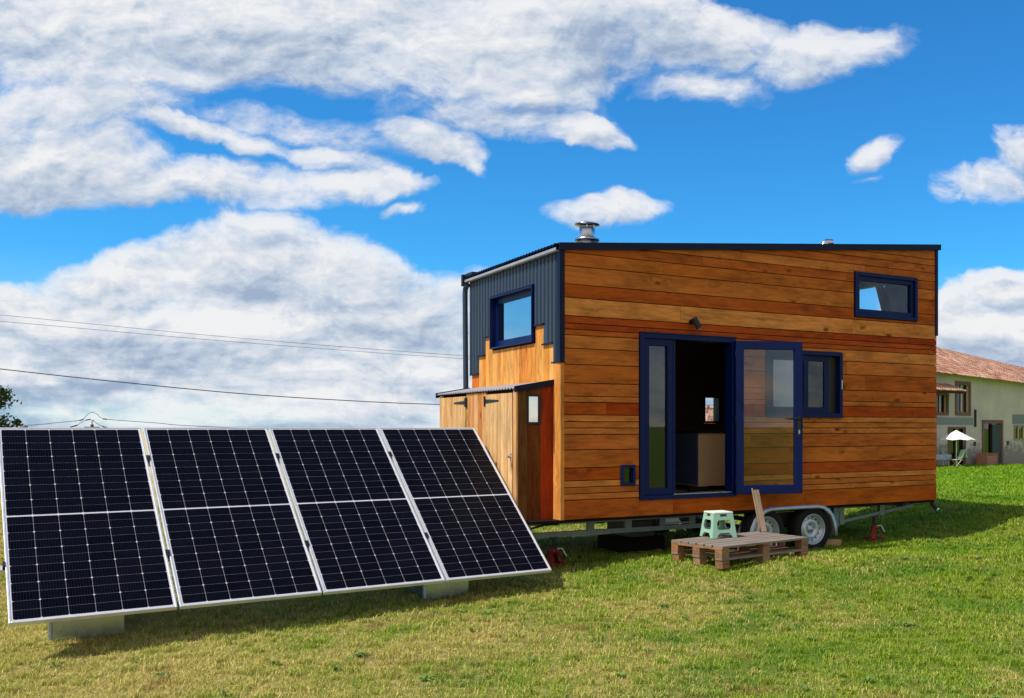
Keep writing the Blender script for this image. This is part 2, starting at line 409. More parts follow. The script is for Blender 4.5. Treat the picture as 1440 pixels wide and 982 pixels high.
# --- left end: ribbed steel above, stepped boards below
def metal_bottom(b):
    if b<.20: return 2.07
    if b<.438: return 2.272
    if b<.643: return 2.485
    if b<1.84: return 2.30
    if b<2.05: return 2.473
    if b<2.26: return 2.263
    return 2.05
mb=MB()
edges=sorted(set([round(x,4) for x in np.arange(0.012,W_,.0905)]+[.20,.438,.643,1.84,2.05,2.26,W_]))
for e0,e1 in zip(edges,edges[1:]):
    if e1-e0<.004: continue
    zb=metal_bottom((e0+e1)/2); hole=(OPEN_L[0][0]-.012,OPEN_L[0][1]+.012,OPEN_L[0][2]-.012,OPEN_L[0][3]+.012)
    for r in rect_sub([(e0,e1,zb,roof_z(0)-.0)],hole):
        if r[3]-r[2]<.03: continue
        mb.box(-.002,.028,r[0],r[1],r[2],r[3],(.5,.5,.5))
ribs=np.arange(0.03,W_,.0905)
for b in ribs:
    zb=metal_bottom(b); zb2=metal_bottom(b+.05)
    for r in rect_sub([(b,b+.058,max(zb,zb2),roof_z(0)-.0)],hole):
        if r[3]-r[2]<.03: continue
        y0,y1=r[0],r[1]; z0,z1=r[2],r[3]
        vs=[(-.002,y0,z0),(-.020,y0+.010,z0),(-.020,y1-.010,z0),(-.002,y1,z0)]; vs+= [(x,y,z1) for x,y,_ in vs]
        mb.add(vs,[(0,1,5,4),(1,2,6,5),(2,3,7,6),(0,3,2,1),(4,5,6,7)],(.5,.5,.5))
mb.build('steel_cladding',M['cladding'],house)
# dark drip flashings under the steel steps
for b0,b1 in ((.2,.438),(.438,.643),(1.84,2.05),(2.05,2.26),(2.26,2.5),(.0,.2)):
    z=metal_bottom((b0+b1)/2); mb=MB(); mb.box(-.026,.027,b0-.006,b1+.006,z-.016,z-.001); mb.build('flashing',M['navy_trim'],house)
mb=MB()
vb=[.172,.209,.322,.438,.535,.643,.75,.86,.93,1.06,1.13,1.24,1.35,1.52,1.605,1.69,1.84,1.94,2.05,2.15,2.26,2.37,2.495]
for b0,b1 in zip(vb,vb[1:]):
    top=metal_bottom((b0+b1)/2)-.016
    if .643<=b0<1.84: top=2.292
    red=random.choice([0,.1,.3,.55,.8]); 
    if b0>2.2: red=.95
    mb.box(.001,.024,b0+.002,b1-.002,ZB,top,(random.uniform(.1,.9),red,random.random()))
mb.box(.0245,.0285,.17,W_-.01,ZB,2.3,(.5,.5,.5),1)
mb.build('end_boards',[M['end_wood'],M['gap']],house)
mb=MB(); mb.box(-.020,.024,.001,.168,ZB,2.052,(.5,.3,.4)); mb.build('corner_board',M['post_wood'],house,bevel=.002)
# navy corner trims and fascia
mb=MB()
mb.box(-.030,.022,-.012,-.001,2.056,roof_z(0)+.0); mb.box(-.034,-.0299,-.012,.05,2.056,roof_z(0)+.0)
mb.build('corner_trim',M['navy_trim'],house); mb=MB()
mb.box(L_-.035,L_+.0085,-.014,-.004,2.58,roof_z(L_)+.0); mb.box(L_+.0082,L_+.012,-.014,.05,2.58,roof_z(L_))
mb.build('corner_trim',M['navy_trim'],house)
mb=MB()
def slope_box(mb,a0,a1,b0,b1,zl,zh,mat=0,tone=(.5,.5,.5)):
    q=lambda a,z: z+a*(.497/5.34)
    vs=[(a,b,q(a,z)) for a in (a0,a1) for b in (b0,b1) for z in (zl,zh)]
    mb.add(vs,[(0,1,3,2),(4,6,7,5),(0,4,5,1),(2,3,7,6),(0,2,6,4),(1,5,7,3)],tone,mat)
slope_box(mb,-.045,L_+.045,-.035,-.016,3.182,3.248)
slope_box(mb,-.045,L_+.045,-.0355,.02,3.2485,3.2535)
slope_box(mb,L_+.012,L_+.046,-.0155,W_+.03,3.182,3.2480)
slope_box(mb,-.045,L_+.045,W_+.016,W_+.035,3.182,3.248)
mb.build('fascia',M['navy_trim'],house)
# corrugated roof sheet
mb=MB(); nb=160; prev=None; vs=[];fs=[]
bb=np.linspace(.022,W_+.014,nb+1)
for th in (0,.006):
    for a in (-.080,L_+.01):
        for b in bb: vs.append((a,b,3.236+a*(.497/5.34)+.012*math.sin(b/.076*2*math.pi)+th))
n1=nb+1
for i in range(nb):
    fs+=[(i,i+1,n1+i+1,n1+i),(2*n1+i,3*n1+i,3*n1+i+1,2*n1+i+1),(i,2*n1+i,2*n1+i+1,i+1),(n1+i,n1+i+1,3*n1+i+1,3*n1+i)]
mb.add(vs,fs,(.5,.5,.5),0,False)
mb.build('roof',M['navy_trim'],house)
mb=MB(); slope_box(mb,.0,L_,.03,W_-.03,3.12,3.205); mb.build('ceiling',M['inner'],house)
# gutter, end cap, downpipe
mb=MB(); gb0,gb1=.0,W_+.05
prof=[(-.035,0),(-.062,-.012),(-.085,-.035),(-.090,0.02),(-.085,.02),(-.080,-.028),(-.060,-.006),(-.035,.006)]
prof=[(-.033,-.026),(-.062,-.026),(-.074,-.018),(-.074,.008),(-.069,.008),(-.069,-.014),(-.060,-.021),(-.033,-.021)]
mb.prism([(p[0],p[1]) for p in prof],lambda u,v,w:(u,gb0+w,3.195+v),gb1-gb0,(.5,.5,.5))
gut=mb.build('gutter',M['zinc'],house)
mb=MB(); mb.box(-.10,-.02,W_-.02+.07,W_+.10,3.13,3.27); mb.box(-.07,.05,W_-.19,W_+.03,3.232,3.275)
mb.build('gutter_outlet',M['black'],house)
mb=MB(); xb=W_+.085
mb.tube([(-.045,xb-.06,3.14),(-.045,xb-.02,3.128),(-.045,xb+.015,3.10),(-.045,xb+.025,3.04),(-.045,xb+.0,1.9),(-.03,xb-.005,.40)],.033,10)
mb.build('downpipe',M['cladding'],house)
# chimney
def flue(cx,cy,z,h,r,cap):
    mb=MB(); mb.lathe([(r,z),(r,z+h*.25),(r*1.04,z+h*.255),(r*1.04,z+h*.29),(r,z+h*.30),(r,z+h*.45)],(cx,cy,0))
    o=mb.build('chimney',M['steel'],house)
    mb=MB(); zz=z+h*.45
    mb.lathe([(r*.9,zz-.01),(r*1.85,zz-.012),(r*1.9,zz+.004),(r*1.3,zz+.022),(r*1.05,zz+.03)],(cx,cy,0)); mb.build('chimney_collar',M['steel'],o)
    mb=MB(); mb.lathe([(r*1.12,zz+.03),(r*1.18,zz+.06),(r*1.18,zz+.13),(r*1.1,zz+.135),(r*1.1,zz+.15)],(cx,cy,0))
    for k in range(6):
        t=k*math.pi/3; mb.box(cx+math.cos(t)*r*1.15-.008,cx+math.cos(t)*r*1.15+.008,cy+math.sin(t)*r*1.15-.008,cy+math.sin(t)*r*1.15+.008,zz+.13,zz+.19)
    mb.build('chimney_cowl',M['steel'],o)
    mb=MB(); mb.lathe([(.001,zz+.198),(r*1.2,zz+.196),(r*1.92,zz+.178),(r*1.92,zz+.172),(r*1.2,zz+.168),(.001,zz+.165)],(cx,cy,0)); mb.build('chimney_cap',M['steel'],o)
flue(.905,1.2,3.29,.62,.077,1)
mb=MB(); cx,cy,cz=4.31,1.0,3.66
mb.tube([(cx,cy,cz-.05),(cx,cy,cz+.10),(cx+.01,cy,cz+.155),(cx+.05,cy,cz+.185),(cx+.13,cy-.02,cz+.185)],.05,16); mb.build('roof_vent',M['steel'],house)

# frames (navy) generic on the front wall plane: outer rect, thickness, depth
def frame_mb(x0,x1,z0,z1,t,y0,y1,plane='front',mb=None,tb=None,tt=None):
    mb=mb or MB(); tb=tb or t; tt=tt or t
    parts=[(x0,x0+t,z0,z1),(x1-t,x1,z0,z1),(x0+t,x1-t,z0,z0+tb),(x0+t,x1-t,z1-tt,z1)]
    for p in parts:
        if plane=='front': mb.box(p[0],p[1],y0,y1,p[2],p[3],(.5,.5,.5))
        else: mb.box(y0,y1,p[0],p[1],p[2],p[3],(.5,.5,.5))
    return mb
def pane(x0,x1,z0,z1,y,mat,parent,plane='front',name='glass_pane'):
    mb=MB()
    if plane=='front': mb.box(x0,x1,y,y+.006,z0,z1)
    else: mb.box(y,y+.006,x0,x1,z0,z1)
    return mb.build(name,mat,parent)
# door set
mb=frame_mb(.897,2.140,.647,2.400,.055,-.022,.12,tb=.035)
mb.box(.897,2.140,-.030,-.0222,2.395,2.408); mb.box(.897,2.140,-.034,-.0222,.636,.652)
df=mb.build('door_frame',M['navy'],house,bevel=.003)
mb=frame_mb(.955,1.318,.684,2.343,.066,.0,.06,tb=.075,tt=.072); mb.box(1.3185,1.345,-.006,.05,.684,2.343)
sl=mb.build('side_door',M['navy'],house,bevel=.003); pane(1.018,1.255,.755,2.275,.03,M['glass'],sl)
mb=MB(); mb.box(1.32,2.085,-.012,.13,.683,.690); mb.build('threshold',M['steel'],df)
# open leaf: local hinge at (2.125,-.03), turned out from the wall
dl=bpy.data.objects.new('open_door',None); C.objects.link(dl); dl.parent=house; dl.location=(2.118,-.034,0)
ang=-math.atan2(.262,.735); LW=.78
mb=frame_mb(0,LW,.660,2.366,.092,-.03,.03,tb=.10,tt=.092)
leaf=mb.build('open_door',M['navy'],house,bevel=.004)
bpy.data.objects.remove(dl)
leaf.location=(2.118,-.034,0); leaf.rotation_euler=(0,0,ang)
pane(.088,LW-.088,.755,2.278,-.003,M['glass_clear'],leaf)
mb=MB(); mb.box(LW-.062,LW-.030,-.040,-.0305,1.30,1.53); mb.tube([(LW-.046,-.04,1.50),(LW-.046,-.075,1.50),(LW-.16,-.085,1.50)],.010,8)
mb.tube([(LW+.001,-.0,1.42),(LW+.012,-.0,1.42)],.016,8)
mb.build('handle',M['black'],leaf)
mb=MB(); mb.box(LW-.055,LW-.037,-.044,-.0402,1.33,1.375); mb.build('lock_cylinder',M['steel'],leaf)
for z in (.80,1.5,2.22):
    mb=MB(); mb.tube([(2.112,-.052,z-.04),(2.112,-.052,z+.04)],.010,8); mb.build('hinge',M['navy_trim'],df)
# sliding window on the right
mb=frame_mb(2.564,3.713,1.525,2.298,.045,-.030,.10); mb.box(2.56,3.717,-.045,-.0305,1.517,1.530)
wf=mb.build('sliding_window',M['navy'],house,bevel=.003)
mb=frame_mb(2.61,3.20,1.572,2.252,.07,.0,.03); s1=mb.build('window_sash',M['navy'],wf); pane(2.68,3.13,1.642,2.182,.012,M['glass'],s1)
mb=frame_mb(3.03,3.545,1.572,2.252,.07,.036,.066); s2=mb.build('window_sash',M['navy'],wf); pane(3.10,3.475,1.642,2.182,.048,M['glass'],s2)
mb=MB(); mb.box(3.545,3.668,.04,.05,1.571,2.253); mb.build('window_screen',M['black'],wf)
mb=MB(); mb.box(3.690,3.700,-.036,-.0305,1.86,1.97); mb.build('window_latch',M['alu'],wf)
# loft window upper right
mb=frame_mb(3.919,4.976,2.745,3.291,.042,-.026,.10); lw=mb.build('loft_window',M['navy'],house,bevel=.003)
mb=frame_mb(3.962,4.933,2.788,3.248,.05,.004,.05,tb=.058); ls=mb.build('window_sash',M['navy'],lw); pane(4.01,4.885,2.845,3.20,.03,M['glass_thin'],ls)
# pet flap
mb=frame_mb(.668,.840,.797,1.012,.028,-.028,.05); pf=mb.build('cat_flap',M['navy'],house,bevel=.003)
mb=MB(); mb.box(.697,.811,.02,.026,.826,.983); mb.build('flap',M['glass'],pf)
# wall lamp
mb=MB(); mb.tube([(1.545,-.002,2.545),(1.545,-.03,2.545)],.028,14); mb.tube([(1.545,-.03,2.545),(1.55,-.055,2.54)],.010,8)
wl=mb.build('wall_lamp',M['black'],house)
mb=MB(); mb.tube([(1.535,-.075,2.585),(1.60,-.085,2.475)],.034,16); mb.build('lamp_shade',M['black'],wl)
mb=MB(); mb.tube([(1.601,-.0852,2.4735),(1.603,-.0855,2.470)],.028,16); mb.build('lamp_lens',M['zinc'],wl)
# end window
mb=frame_mb(.657,1.840,2.309,2.910,.020,-.038,.10,'end'); ew=mb.build('end_window',M['navy'],house,bevel=.003)
mb=frame_mb(.679,1.818,2.331,2.888,.060,.030,.085,'end',tb=.070); es=mb.build('window_sash',M['navy'],ew); pane(.741,1.756,2.403,2.826,.05,M['glass_end'],es,'end')
# kitchen window at the back, loft window in the right end
mb=frame_mb(3.337,3.623,1.462,1.848,.03,W_-.13,W_+.005); kw=mb.build('kitchen_window',M['black'],house); pane(3.367,3.593,1.492,1.818,W_-.05,M['glass_thin'],kw)
mb=frame_mb(.782,1.598,2.962,3.368,.025,L_-.12,L_+.01,'end'); rw=mb.build('loft_end_window',M['navy_trim'],house); pane(.807,1.573,2.987,3.343,L_-.05,M['glass_thin'],rw,'end')
mb=MB(); mb.prism([(.96,3.40),(.84,3.40),(.60,2.80),(.76,2.80)],lambda u,v,w:(L_-.165+w,u,v),.03); mb.build('brace',M['navy_trim'],house)
# interior
mb=MB(); mb.box(.14,L_-.14,.14,W_-.14,.60,.645); mb.build('floor',M['floor_in'],house)
mb=MB(); mb.box(3.66,L_-.14,.14,W_-.14,2.56,2.64); mb.build('loft_floor',M['inner'],house)
mb=MB(); mb.box(2.205,3.0,.82,1.40,.70,1.335); cab=mb.build('cabinet',M['ply'],house,bevel=.003)
mb=MB(); mb.box(2.190,2.2045,.83,1.39,.72,1.33); mb.build('cabinet_door',M['cab_blue'],cab)
mb=MB(); mb.box(2.18,3.05,.79,1.42,1.336,1.365); mb.build('worktop',M['black'],cab)
mb=MB(); mb.box(2.03,2.30,.74,.81,.646,.70); mb.build('step',M['black'],cab)
mb=MB(); mb.box(2.75,3.9,1.85,2.36,.646,1.30,None,0); mb.box(2.72,3.93,1.82,2.365,1.301,1.335,None,1); mb.build('kitchen_counter',[M['inner'],M['black']],house)
mb=MB(); mb.box(1.55,1.95,2.05,2.36,1.9,2.5); mb.build('wall_cupboard',M['inner'],house)

# --- shed on the end wall
def shed_roof(a): return 1.878+(a)*.18     # a from 0 to -.44
sh=MB(); SB0,SB1,SD=.178,2.46,-.402
# front boards
fb=[.178,.262,.375,.47,.56,.66,.77,.87,.985,1.10,1.21,1.33,1.45,1.57,1.68,1.77,1.87,1.96,2.06,2.17,2.27,2.37,2.46]
def side_poly(a0,a1): return [(a0,ZB),(a1,ZB),(a1,shed_roof(a1)-.03),(a0,shed_roof(a0)-.03)]
shed=bpy.data.objects.new('shed',None); C.objects.link(shed); shed.parent=house
for b0,b1 in zip(fb,fb[1:]):
    if .262<=b0<.98 or 1.57<=b0<2.37: continue
    red=.9 if 1.0<b0<1.2 else (.75 if b0<1.4 and b0>1.3 else random.uniform(0,.45))
    shed_body=MB(); shed_body.box(SD-.018,SD,b0+.0015,b1-.0015,ZB,shed_roof(SD)-.03,(random.uniform(.1,.8),red,random.random())); shed_body.build('front_board',M['shed_wood'],shed)
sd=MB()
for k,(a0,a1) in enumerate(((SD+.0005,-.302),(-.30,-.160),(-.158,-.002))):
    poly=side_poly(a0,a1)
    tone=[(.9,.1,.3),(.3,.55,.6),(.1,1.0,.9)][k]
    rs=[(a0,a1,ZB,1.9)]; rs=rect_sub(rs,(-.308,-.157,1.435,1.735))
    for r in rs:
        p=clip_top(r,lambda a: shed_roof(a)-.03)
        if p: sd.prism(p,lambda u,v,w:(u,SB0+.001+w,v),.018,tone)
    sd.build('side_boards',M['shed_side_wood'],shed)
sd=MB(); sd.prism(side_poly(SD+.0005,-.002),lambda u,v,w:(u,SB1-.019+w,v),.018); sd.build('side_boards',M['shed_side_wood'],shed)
mb=MB(); mb.box(SD+.001,-.001,SB0+.02,SB1-.02,ZB+.001,ZB+.02); mb.build('shed_floor',M['gap'],shed)
mb=MB(); mb.box(SD+.002,SD+.006,SB0+.02,SB1-.02,ZB+.02,shed_roof(SD)-.04); mb.build('backing',M['gap'],shed)
def shed_door(b0,b1,hinge_at):
    mb=MB(); es=[b for b in fb if b0-.001<=b<=b1+.001]
    es[0]+=.004; es[-1]-=.004
    for e0,e1 in zip(es,es[1:]): mb.box(SD-.026,SD-.004,e0+.001,e1-.001,ZB+.015,shed_roof(SD)-.055,(random.uniform(.35,1),random.uniform(0,.35),random.random()))
    d=mb.build('shed_door',M['shed_wood'],shed)
    for z in (1.68,.62):
        s=1 if hinge_at>(b0+b1)/2 else -1   # strap runs into the door
        mb=MB(); y0=hinge_at; y1=hinge_at-s*.37
        mb.prism([(y0,z-.022),(y0,z+.022),(y1,z+.008),(y1,z-.008)],lambda u,v,w:(SD-.0265-w,u,v),.004)
        mb.box(SD-.032,SD-.0185,min(y0,y0+s*.035),max(y0,y0+s*.035),z-.055,z+.055)
        mb.tube([(SD-.034,y0,z-.05),(SD-.034,y0,z+.05)],.008,8)
        mb.build('strap_hinge',M['black'],d)
    return d
dr=shed_door(.262,.985,.985)
mb=MB(); mb.tube([(SD-.027,.30,1.108),(SD-.055,.30,1.108)],.012,8); mb.box(SD-.03,SD-.0265,.285,.315,1.08,1.135); mb.build('latch',M['steel'],dr)
shed_door(1.57,2.37,1.57)
mb=MB(); fw=(-.310,-.155,1.433,1.737)
for p in ((fw[0],fw[0]+.022,fw[2],fw[3]),(fw[1]-.022,fw[1],fw[2],fw[3]),(fw[0]+.022,fw[1]-.022,fw[2],fw[2]+.024),(fw[0]+.022,fw[1]-.022,fw[3]-.024,fw[3])): mb.box(p[0],p[1],SB0-.010,SB0+.03,p[2],p[3])
sw=mb.build('shed_window',M['black'],shed)
pane(fw[0]+.022,fw[1]-.022,fw[2]+.024,fw[3]-.024,SB0+.006,M['mirror'],sw)
# shed roof: corrugated sheet + navy side fascia
mb=MB(); vs=[];fs=[]; nb=130; bb=np.linspace(SB0-.012,SB1+.04,nb+1)
for th in (0,.004):
    for a in (-.445,-.004):
        for b in bb: vs.append((a,b,shed_roof(a)-.006+.009*math.sin(b/.076*2*math.pi)+th))
n1=nb+1
for i in range(nb):
    fs+=[(i,i+1,n1+i+1,n1+i),(2*n1+i,3*n1+i,3*n1+i+1,2*n1+i+1),(i,2*n1+i,2*n1+i+1,i+1),(n1+i,n1+i+1,3*n1+i+1,3*n1+i)]
mb.add(vs,fs,(.5,.5,.5)); mb.build('shed_roof',M['zinc'],shed)
mb=MB(); 
for y0,y1 in ((SB0-.036,SB0-.014),(SB1+.042,SB1+.06)):
    vs=[(a,b,shed_roof(a)+z) for a in (-.45,-.023) for b in (y0,y1) for z in (-.045,.016)]
    mb=MB(); mb.add(vs,[(0,1,3,2),(4,6,7,5),(0,4,5,1),(2,3,7,6),(0,2,6,4),(1,5,7,3)],(.5,.5,.5))
    mb.build('shed_fascia',M['navy_trim'],shed)

# --- trailer
mb=MB()
mb.box(-.42,L_-.02,.02,W_-.02,ZB-.028,ZB-.002); mb.build('underside_panel',M['gap'],house)
mb=MB()
for b in (.32,W_-.42):
    mb.box(-.35,2.0,b,b+.055,.268,.318)
    mb.box(-.35,L_-.25,b,b+.05,.395,.44)
    for a in (-.3,.46,.92,1.35,1.75): mb.box(a,a+.075,b+.003,b+.05,.3185,.3945)
    mb.prism([(2.0,.268),(2.0,.318),(2.35,.44),(2.48,.44)],lambda u,v,w:(u,b+w,v),.05)
    # rear part: plate and rising strut
    mb.box(3.72,3.81,b-.18,b-.12,.20,.44)
    mb.prism([(3.72,.215),(3.72,.255),(5.10,.425),(5.10,.385)],lambda u,v,w:(u,b-.16+w,v),.035)
    mb.box(4.50,4.58,b-.165,b-.12,.30,.43)
    mb.prism([(3.81,.22),(3.88,.22),(3.88,.40),(3.91,.44),(3.81,.44)],lambda u,v,w:(u,b-.19+w,v),.008)
for a in (-.3,.9,2.0,3.9,5.0): mb.box(a,a+.06,.33,W_-.4,.385,.394)
mb.box(4.95,5.0,.2,W_-.2,.385,.44)
mb.build('trailer_frame',M['chassis'],house)
mb=MB(); mb.box(1.0,1.32,.38,.9,.20,.385,None,0); mb.build('battery_box',M['black'],house,bevel=.01)
mb=MB(); mb.box(1.37,1.62,.34,.60,.322,.43); mb.tube([(1.42,.335,.34),(1.75,.33,.34)],.012); mb.build('water_tank',M['galv'],house,bevel=.015)
mb=MB(); mb.box(.98,1.60,.60,1.1,.02,.17); mb.build('waste_tank',M['gap'],house,bevel=.02)
mb=MB()
mb.tube([(-.33,.30,.43),(-.2,.31,.37),(-.05,.31,.40),(.1,.31,.40),(.12,.31,.43)],.012,6); mb.tube([(.3,.5,.42),(.7,.5,.37),(1.0,.5,.40)],.010,6)
mb.build('hose',M['black'],house)
for a in (5.37,):
    mb=MB(); mb.tube([(a,.12,.46),(a+.01,.10,.40),(a+.05,.07,.35)],.028,10); mb.build('drain_pipe',M['black'],house)
    mb=MB(); mb.tube([(a+.046,.072,.355),(a+.062,.062,.335)],.024,10); mb.build('pipe_end',M['alu'],house)
def make_wheel(a,side=0,zc=.205):
    r=.272; b=-.005 if side==0 else W_+.005
    s=1 if side==0 else -1
    w=bpy.data.objects.new('wheel',None); C.objects.link(w); w.parent=house; w.location=(a,b,zc)
    w.rotation_euler=(0,0,0 if side==0 else math.pi)
    mb=MB(); prof=[(.172,.012),(.19,.0),(.235,-.008),(.258,.004),(.270,.025),(.272,.06),(.272,.12),(.268,.15),(.25,.172),(.19,.175),(.172,.165)]
    mb.lathe(prof,(0,0,0),'y',48,(.5,.5,.5)); 
    for k in range(48):
        t=2*math.pi*k/48; 
        if k%1==0: pass
    mb.build('tyre',M['tyre'],w)
    mb=MB(); mb.lathe([(.179,.008),(.183,.004),(.176,.0),(.170,.010),(.164,.030),(.160,.034),(.152,.040),(.150,.060),(.128,.062),(.120,.045),(.100,.036),(.075,.040),(.058,.052),(.050,.060),(.034,.060),(.030,.030),(.001,.026)],(0,0,0),'y',48,(.5,.5,.5)); 
    for k in range(14):
        t=2*math.pi*k/14; x,z=math.cos(t)*.138,math.sin(t)*.138
        mb.tube([(x,.0585,z),(x,.0615,z)],.0105,8,None,1)
    for k in range(5):
        t=2*math.pi*k/5+.3; x,z=math.cos(t)*.045,math.sin(t)*.045; mb.tube([(x,.045,z),(x,.059,z)],.006,6,None,1)
    mb.build('rim',[M['rim'],M['black']],w)
    mb=MB(); mb.lathe([(.001,.018),(.024,.02),(.027,.03)],(0,0,0),'y',20); mb.build('hub_cap',M['galv'],w)
    return w
for a in (2.585,3.275):
    make_wheel(a,0); make_wheel(a,1)
mb=MB(); mb.tube([(2.585,.2,.22),(2.585,2.3,.22)],.03); mb.tube([(3.275,.2,.22),(3.275,2.3,.22)],.03); mb.box(2.5,3.6,.2,.26,.26,.40); mb.box(2.5,3.6,2.24,2.30,.26,.40); mb.build('axle',M['black'],house)
def fender(y0,y1):
    mb=MB(); pth=[]; 
    path=[(2.315,.14),(2.32,.20),(2.345,.28),(2.39,.36),(2.455,.43),(2.53,.47),(2.63,.490),(3.0,.492),(3.38,.492),(3.48,.478),(3.56,.44),(3.625,.37),(3.665,.29),(3.69,.21),(3.70,.12)]
    path=[(2.325+(a-2.315)*.935,z) for a,z in path]; n=len(path); vs=[]
    for (a,z) in path: vs+=[(a,y0,z),(a,y1,z)]
    fs=[(2*i,2*i+1,2*i+3,2*i+2) for i in range(n-1)]
    mb.add(vs,fs,(.5,.5,.5),0,True)
    # folded lip
    c=(3.0,.1)
    vs=[]
    for i,(a,z) in enumerate(path):
        t=.038; da=(c[0]-a)*.045 if not 5<i<9 else 0; dz=-t if 3<i<11 else -.01
        da = .042 if i<5 else (-.042 if i>9 else (.02 if i==5 else (-.02 if i==9 else 0)))
        vs+=[(a,y0,z),(a+da,y0-.002,z+dz)]
    mb.add(vs,fs,(.5,.5,.5),0,True)
    o=mb.build('fender',M['rim'],house); m=o.modifiers.new('solid','SOLIDIFY'); m.thickness=.004
fender(-.045,.21); fender(W_-.21,W_+.045)

# ------------------------------------------------------------------ helpers for placing on the house frame
def hw(a,b):
    return (-.888+a*math.cos(HU)-b*math.sin(HU), 9.820+a*math.sin(HU)+b*math.cos(HU))
# jack stands
def make_jack(name,label,a,b,top):
    x,y=hw(a,b); g=float(gz(x,y)); t=thing(name,label,'jack stand',(x,y,g),HU,'red axle stands under the trailer')
    H=top-g
    mb=MB(); n=4
    # flared base: four legs as sheet-metal pyramid
    for k in range(4):
        t0=math.pi/4+k*math.pi/2; t1=t0+math.pi/2
        p=lambda tt,r,z:(math.cos(tt)*r,math.sin(tt)*r,z)
        w=.22
        vs=[p(t0-w,.145,0),p(t0+w,.145,0),p(t0+.5,.045,H*.50),p(t0-.5,.045,H*.50)]
        mb.add(vs,[(0,1,2,3)],(.5,.5,.5))
        mb.tube([p(t0,.14,.04),p(t1,.14,.04)],.007,6)
    mb.lathe([(.040,H*.44),(.042,H*.62),(.030,H*.62)],(0,0,0),'z',16)
    o=mb.build('base',M['red'],t); o.modifiers.new('s','SOLIDIFY').thickness=.004
    mb=MB(); mb.tube([(0,0,H*.45),(0,0,H-.01)],.020,12); mb.build('post',M['black'],t)
    mb=MB(); mb.prism([(-.05,H+.0),(-.05,H-.012),(-.02,H-.03),(.02,H-.03),(.05,H-.012),(.05,H)],lambda u,v,w:(u,w-.025,v),.05); mb.build('saddle',M['black'],t)
    mb=MB(); mb.tube([(.03,0,H*.58),(.09,-.03,H*.60),(.13,-.05,H*.35)],.007,6); mb.build('handle',M['alu'],t)
make_jack('jack_stand','red jack stand under the corner nearest the solar panels','%s' and .10,.42,.266)
make_jack('jack_stand','red jack stand under the trailer, right of the wheels',4.44,.20,.30)
# wheel chock
x,y=hw(3.50,.06)
mb=MB(); mb.prism([(0,0),(.27,0),(.27,.075),(.055,.085)],lambda u,v,w:(u,w,v),.12)
o=mb.build('wheel_chock',M['blockwood'],None,bevel=.003); o.location=(x,y,float(gz(x,y))+.0); o.rotation_euler=(0,0,HU); tag(o,'wooden chock wedged on the right side of the right trailer wheel','chock')

# ------------------------------------------------------------------ pallet
PY=R(40.5); px0,py0=.69,9.49; PT=.25
gp=float(gz(px0+.4,py0+.7))
pal=thing('wooden_pallet','weathered grey wooden pallet on blocks, doorstep below the open door','pallet',(px0,py0,gp),PY)
pl,pw_=1.28,.745; T=PT-gp
mb=MB(); y=0
dw=[.135,.095,.095,.095,.095,.135]; gap_=(pw_-sum(dw))/5
mbs=[]
for k,w in enumerate(dw):
    mb=MB(); dz=random.uniform(-.003,.002); mb.box(0+random.uniform(0,.012),pl-random.uniform(0,.012),y,y+w,T-.022+dz,T+dz,(random.uniform(.2,.9),random.uniform(0,.5),random.random())); y+=w+gap_
    mb.build('deck_board',M['pallet_wood'],pal,bevel=.003)
for x in (.002,pl/2-.05,pl-.102):
    mb=MB(); mb.box(x,x+.10,.003,pw_-.003,T-.045,T-.0235,(.4,.6,random.random())); mb.build('stringer_board',M['pallet_block'],pal,bevel=.002)
for x in (.002,pl/2-.05,pl-.102):
    for y in (.004,pw_/2-.05,pw_-.104):
        mb=MB(); mb.box(x,x+.10,y,y+.10,T-.122,T-.046,(random.random(),random.uniform(0,.9),random.random())); mb.build('block',M['pallet_block'],pal,bevel=.003)
for y in (.002,pw_/2-.05,pw_-.102):
    mb=MB(); mb.box(.001,pl-.001,y,y+.10,T-.144,T-.1225,(random.random(),.3,random.random())); mb.build('bottom_board',M['pallet_wood'],pal,bevel=.003)
mb=MB()
for k in range(3): mb.box(.03+.05,pl-.05,.18+k*.2,.25+k*.2,T-.1440,T-.128,(.3,.9,.5))
mb.build('crossing_board',M['pallet_block'],pal)
# support blocks under
for x in (.01,pl/2-.05,pl-.11):
    for y in (.006,pw_/2-.05,pw_-.11):
        mb=MB(); mb.box(x,x+.10,y,y+.10,-.03,T-.1445,(random.random(),random.uniform(.4,1),random.random())); mb.build('foot_block',M['pallet_block'],pal,bevel=.004)

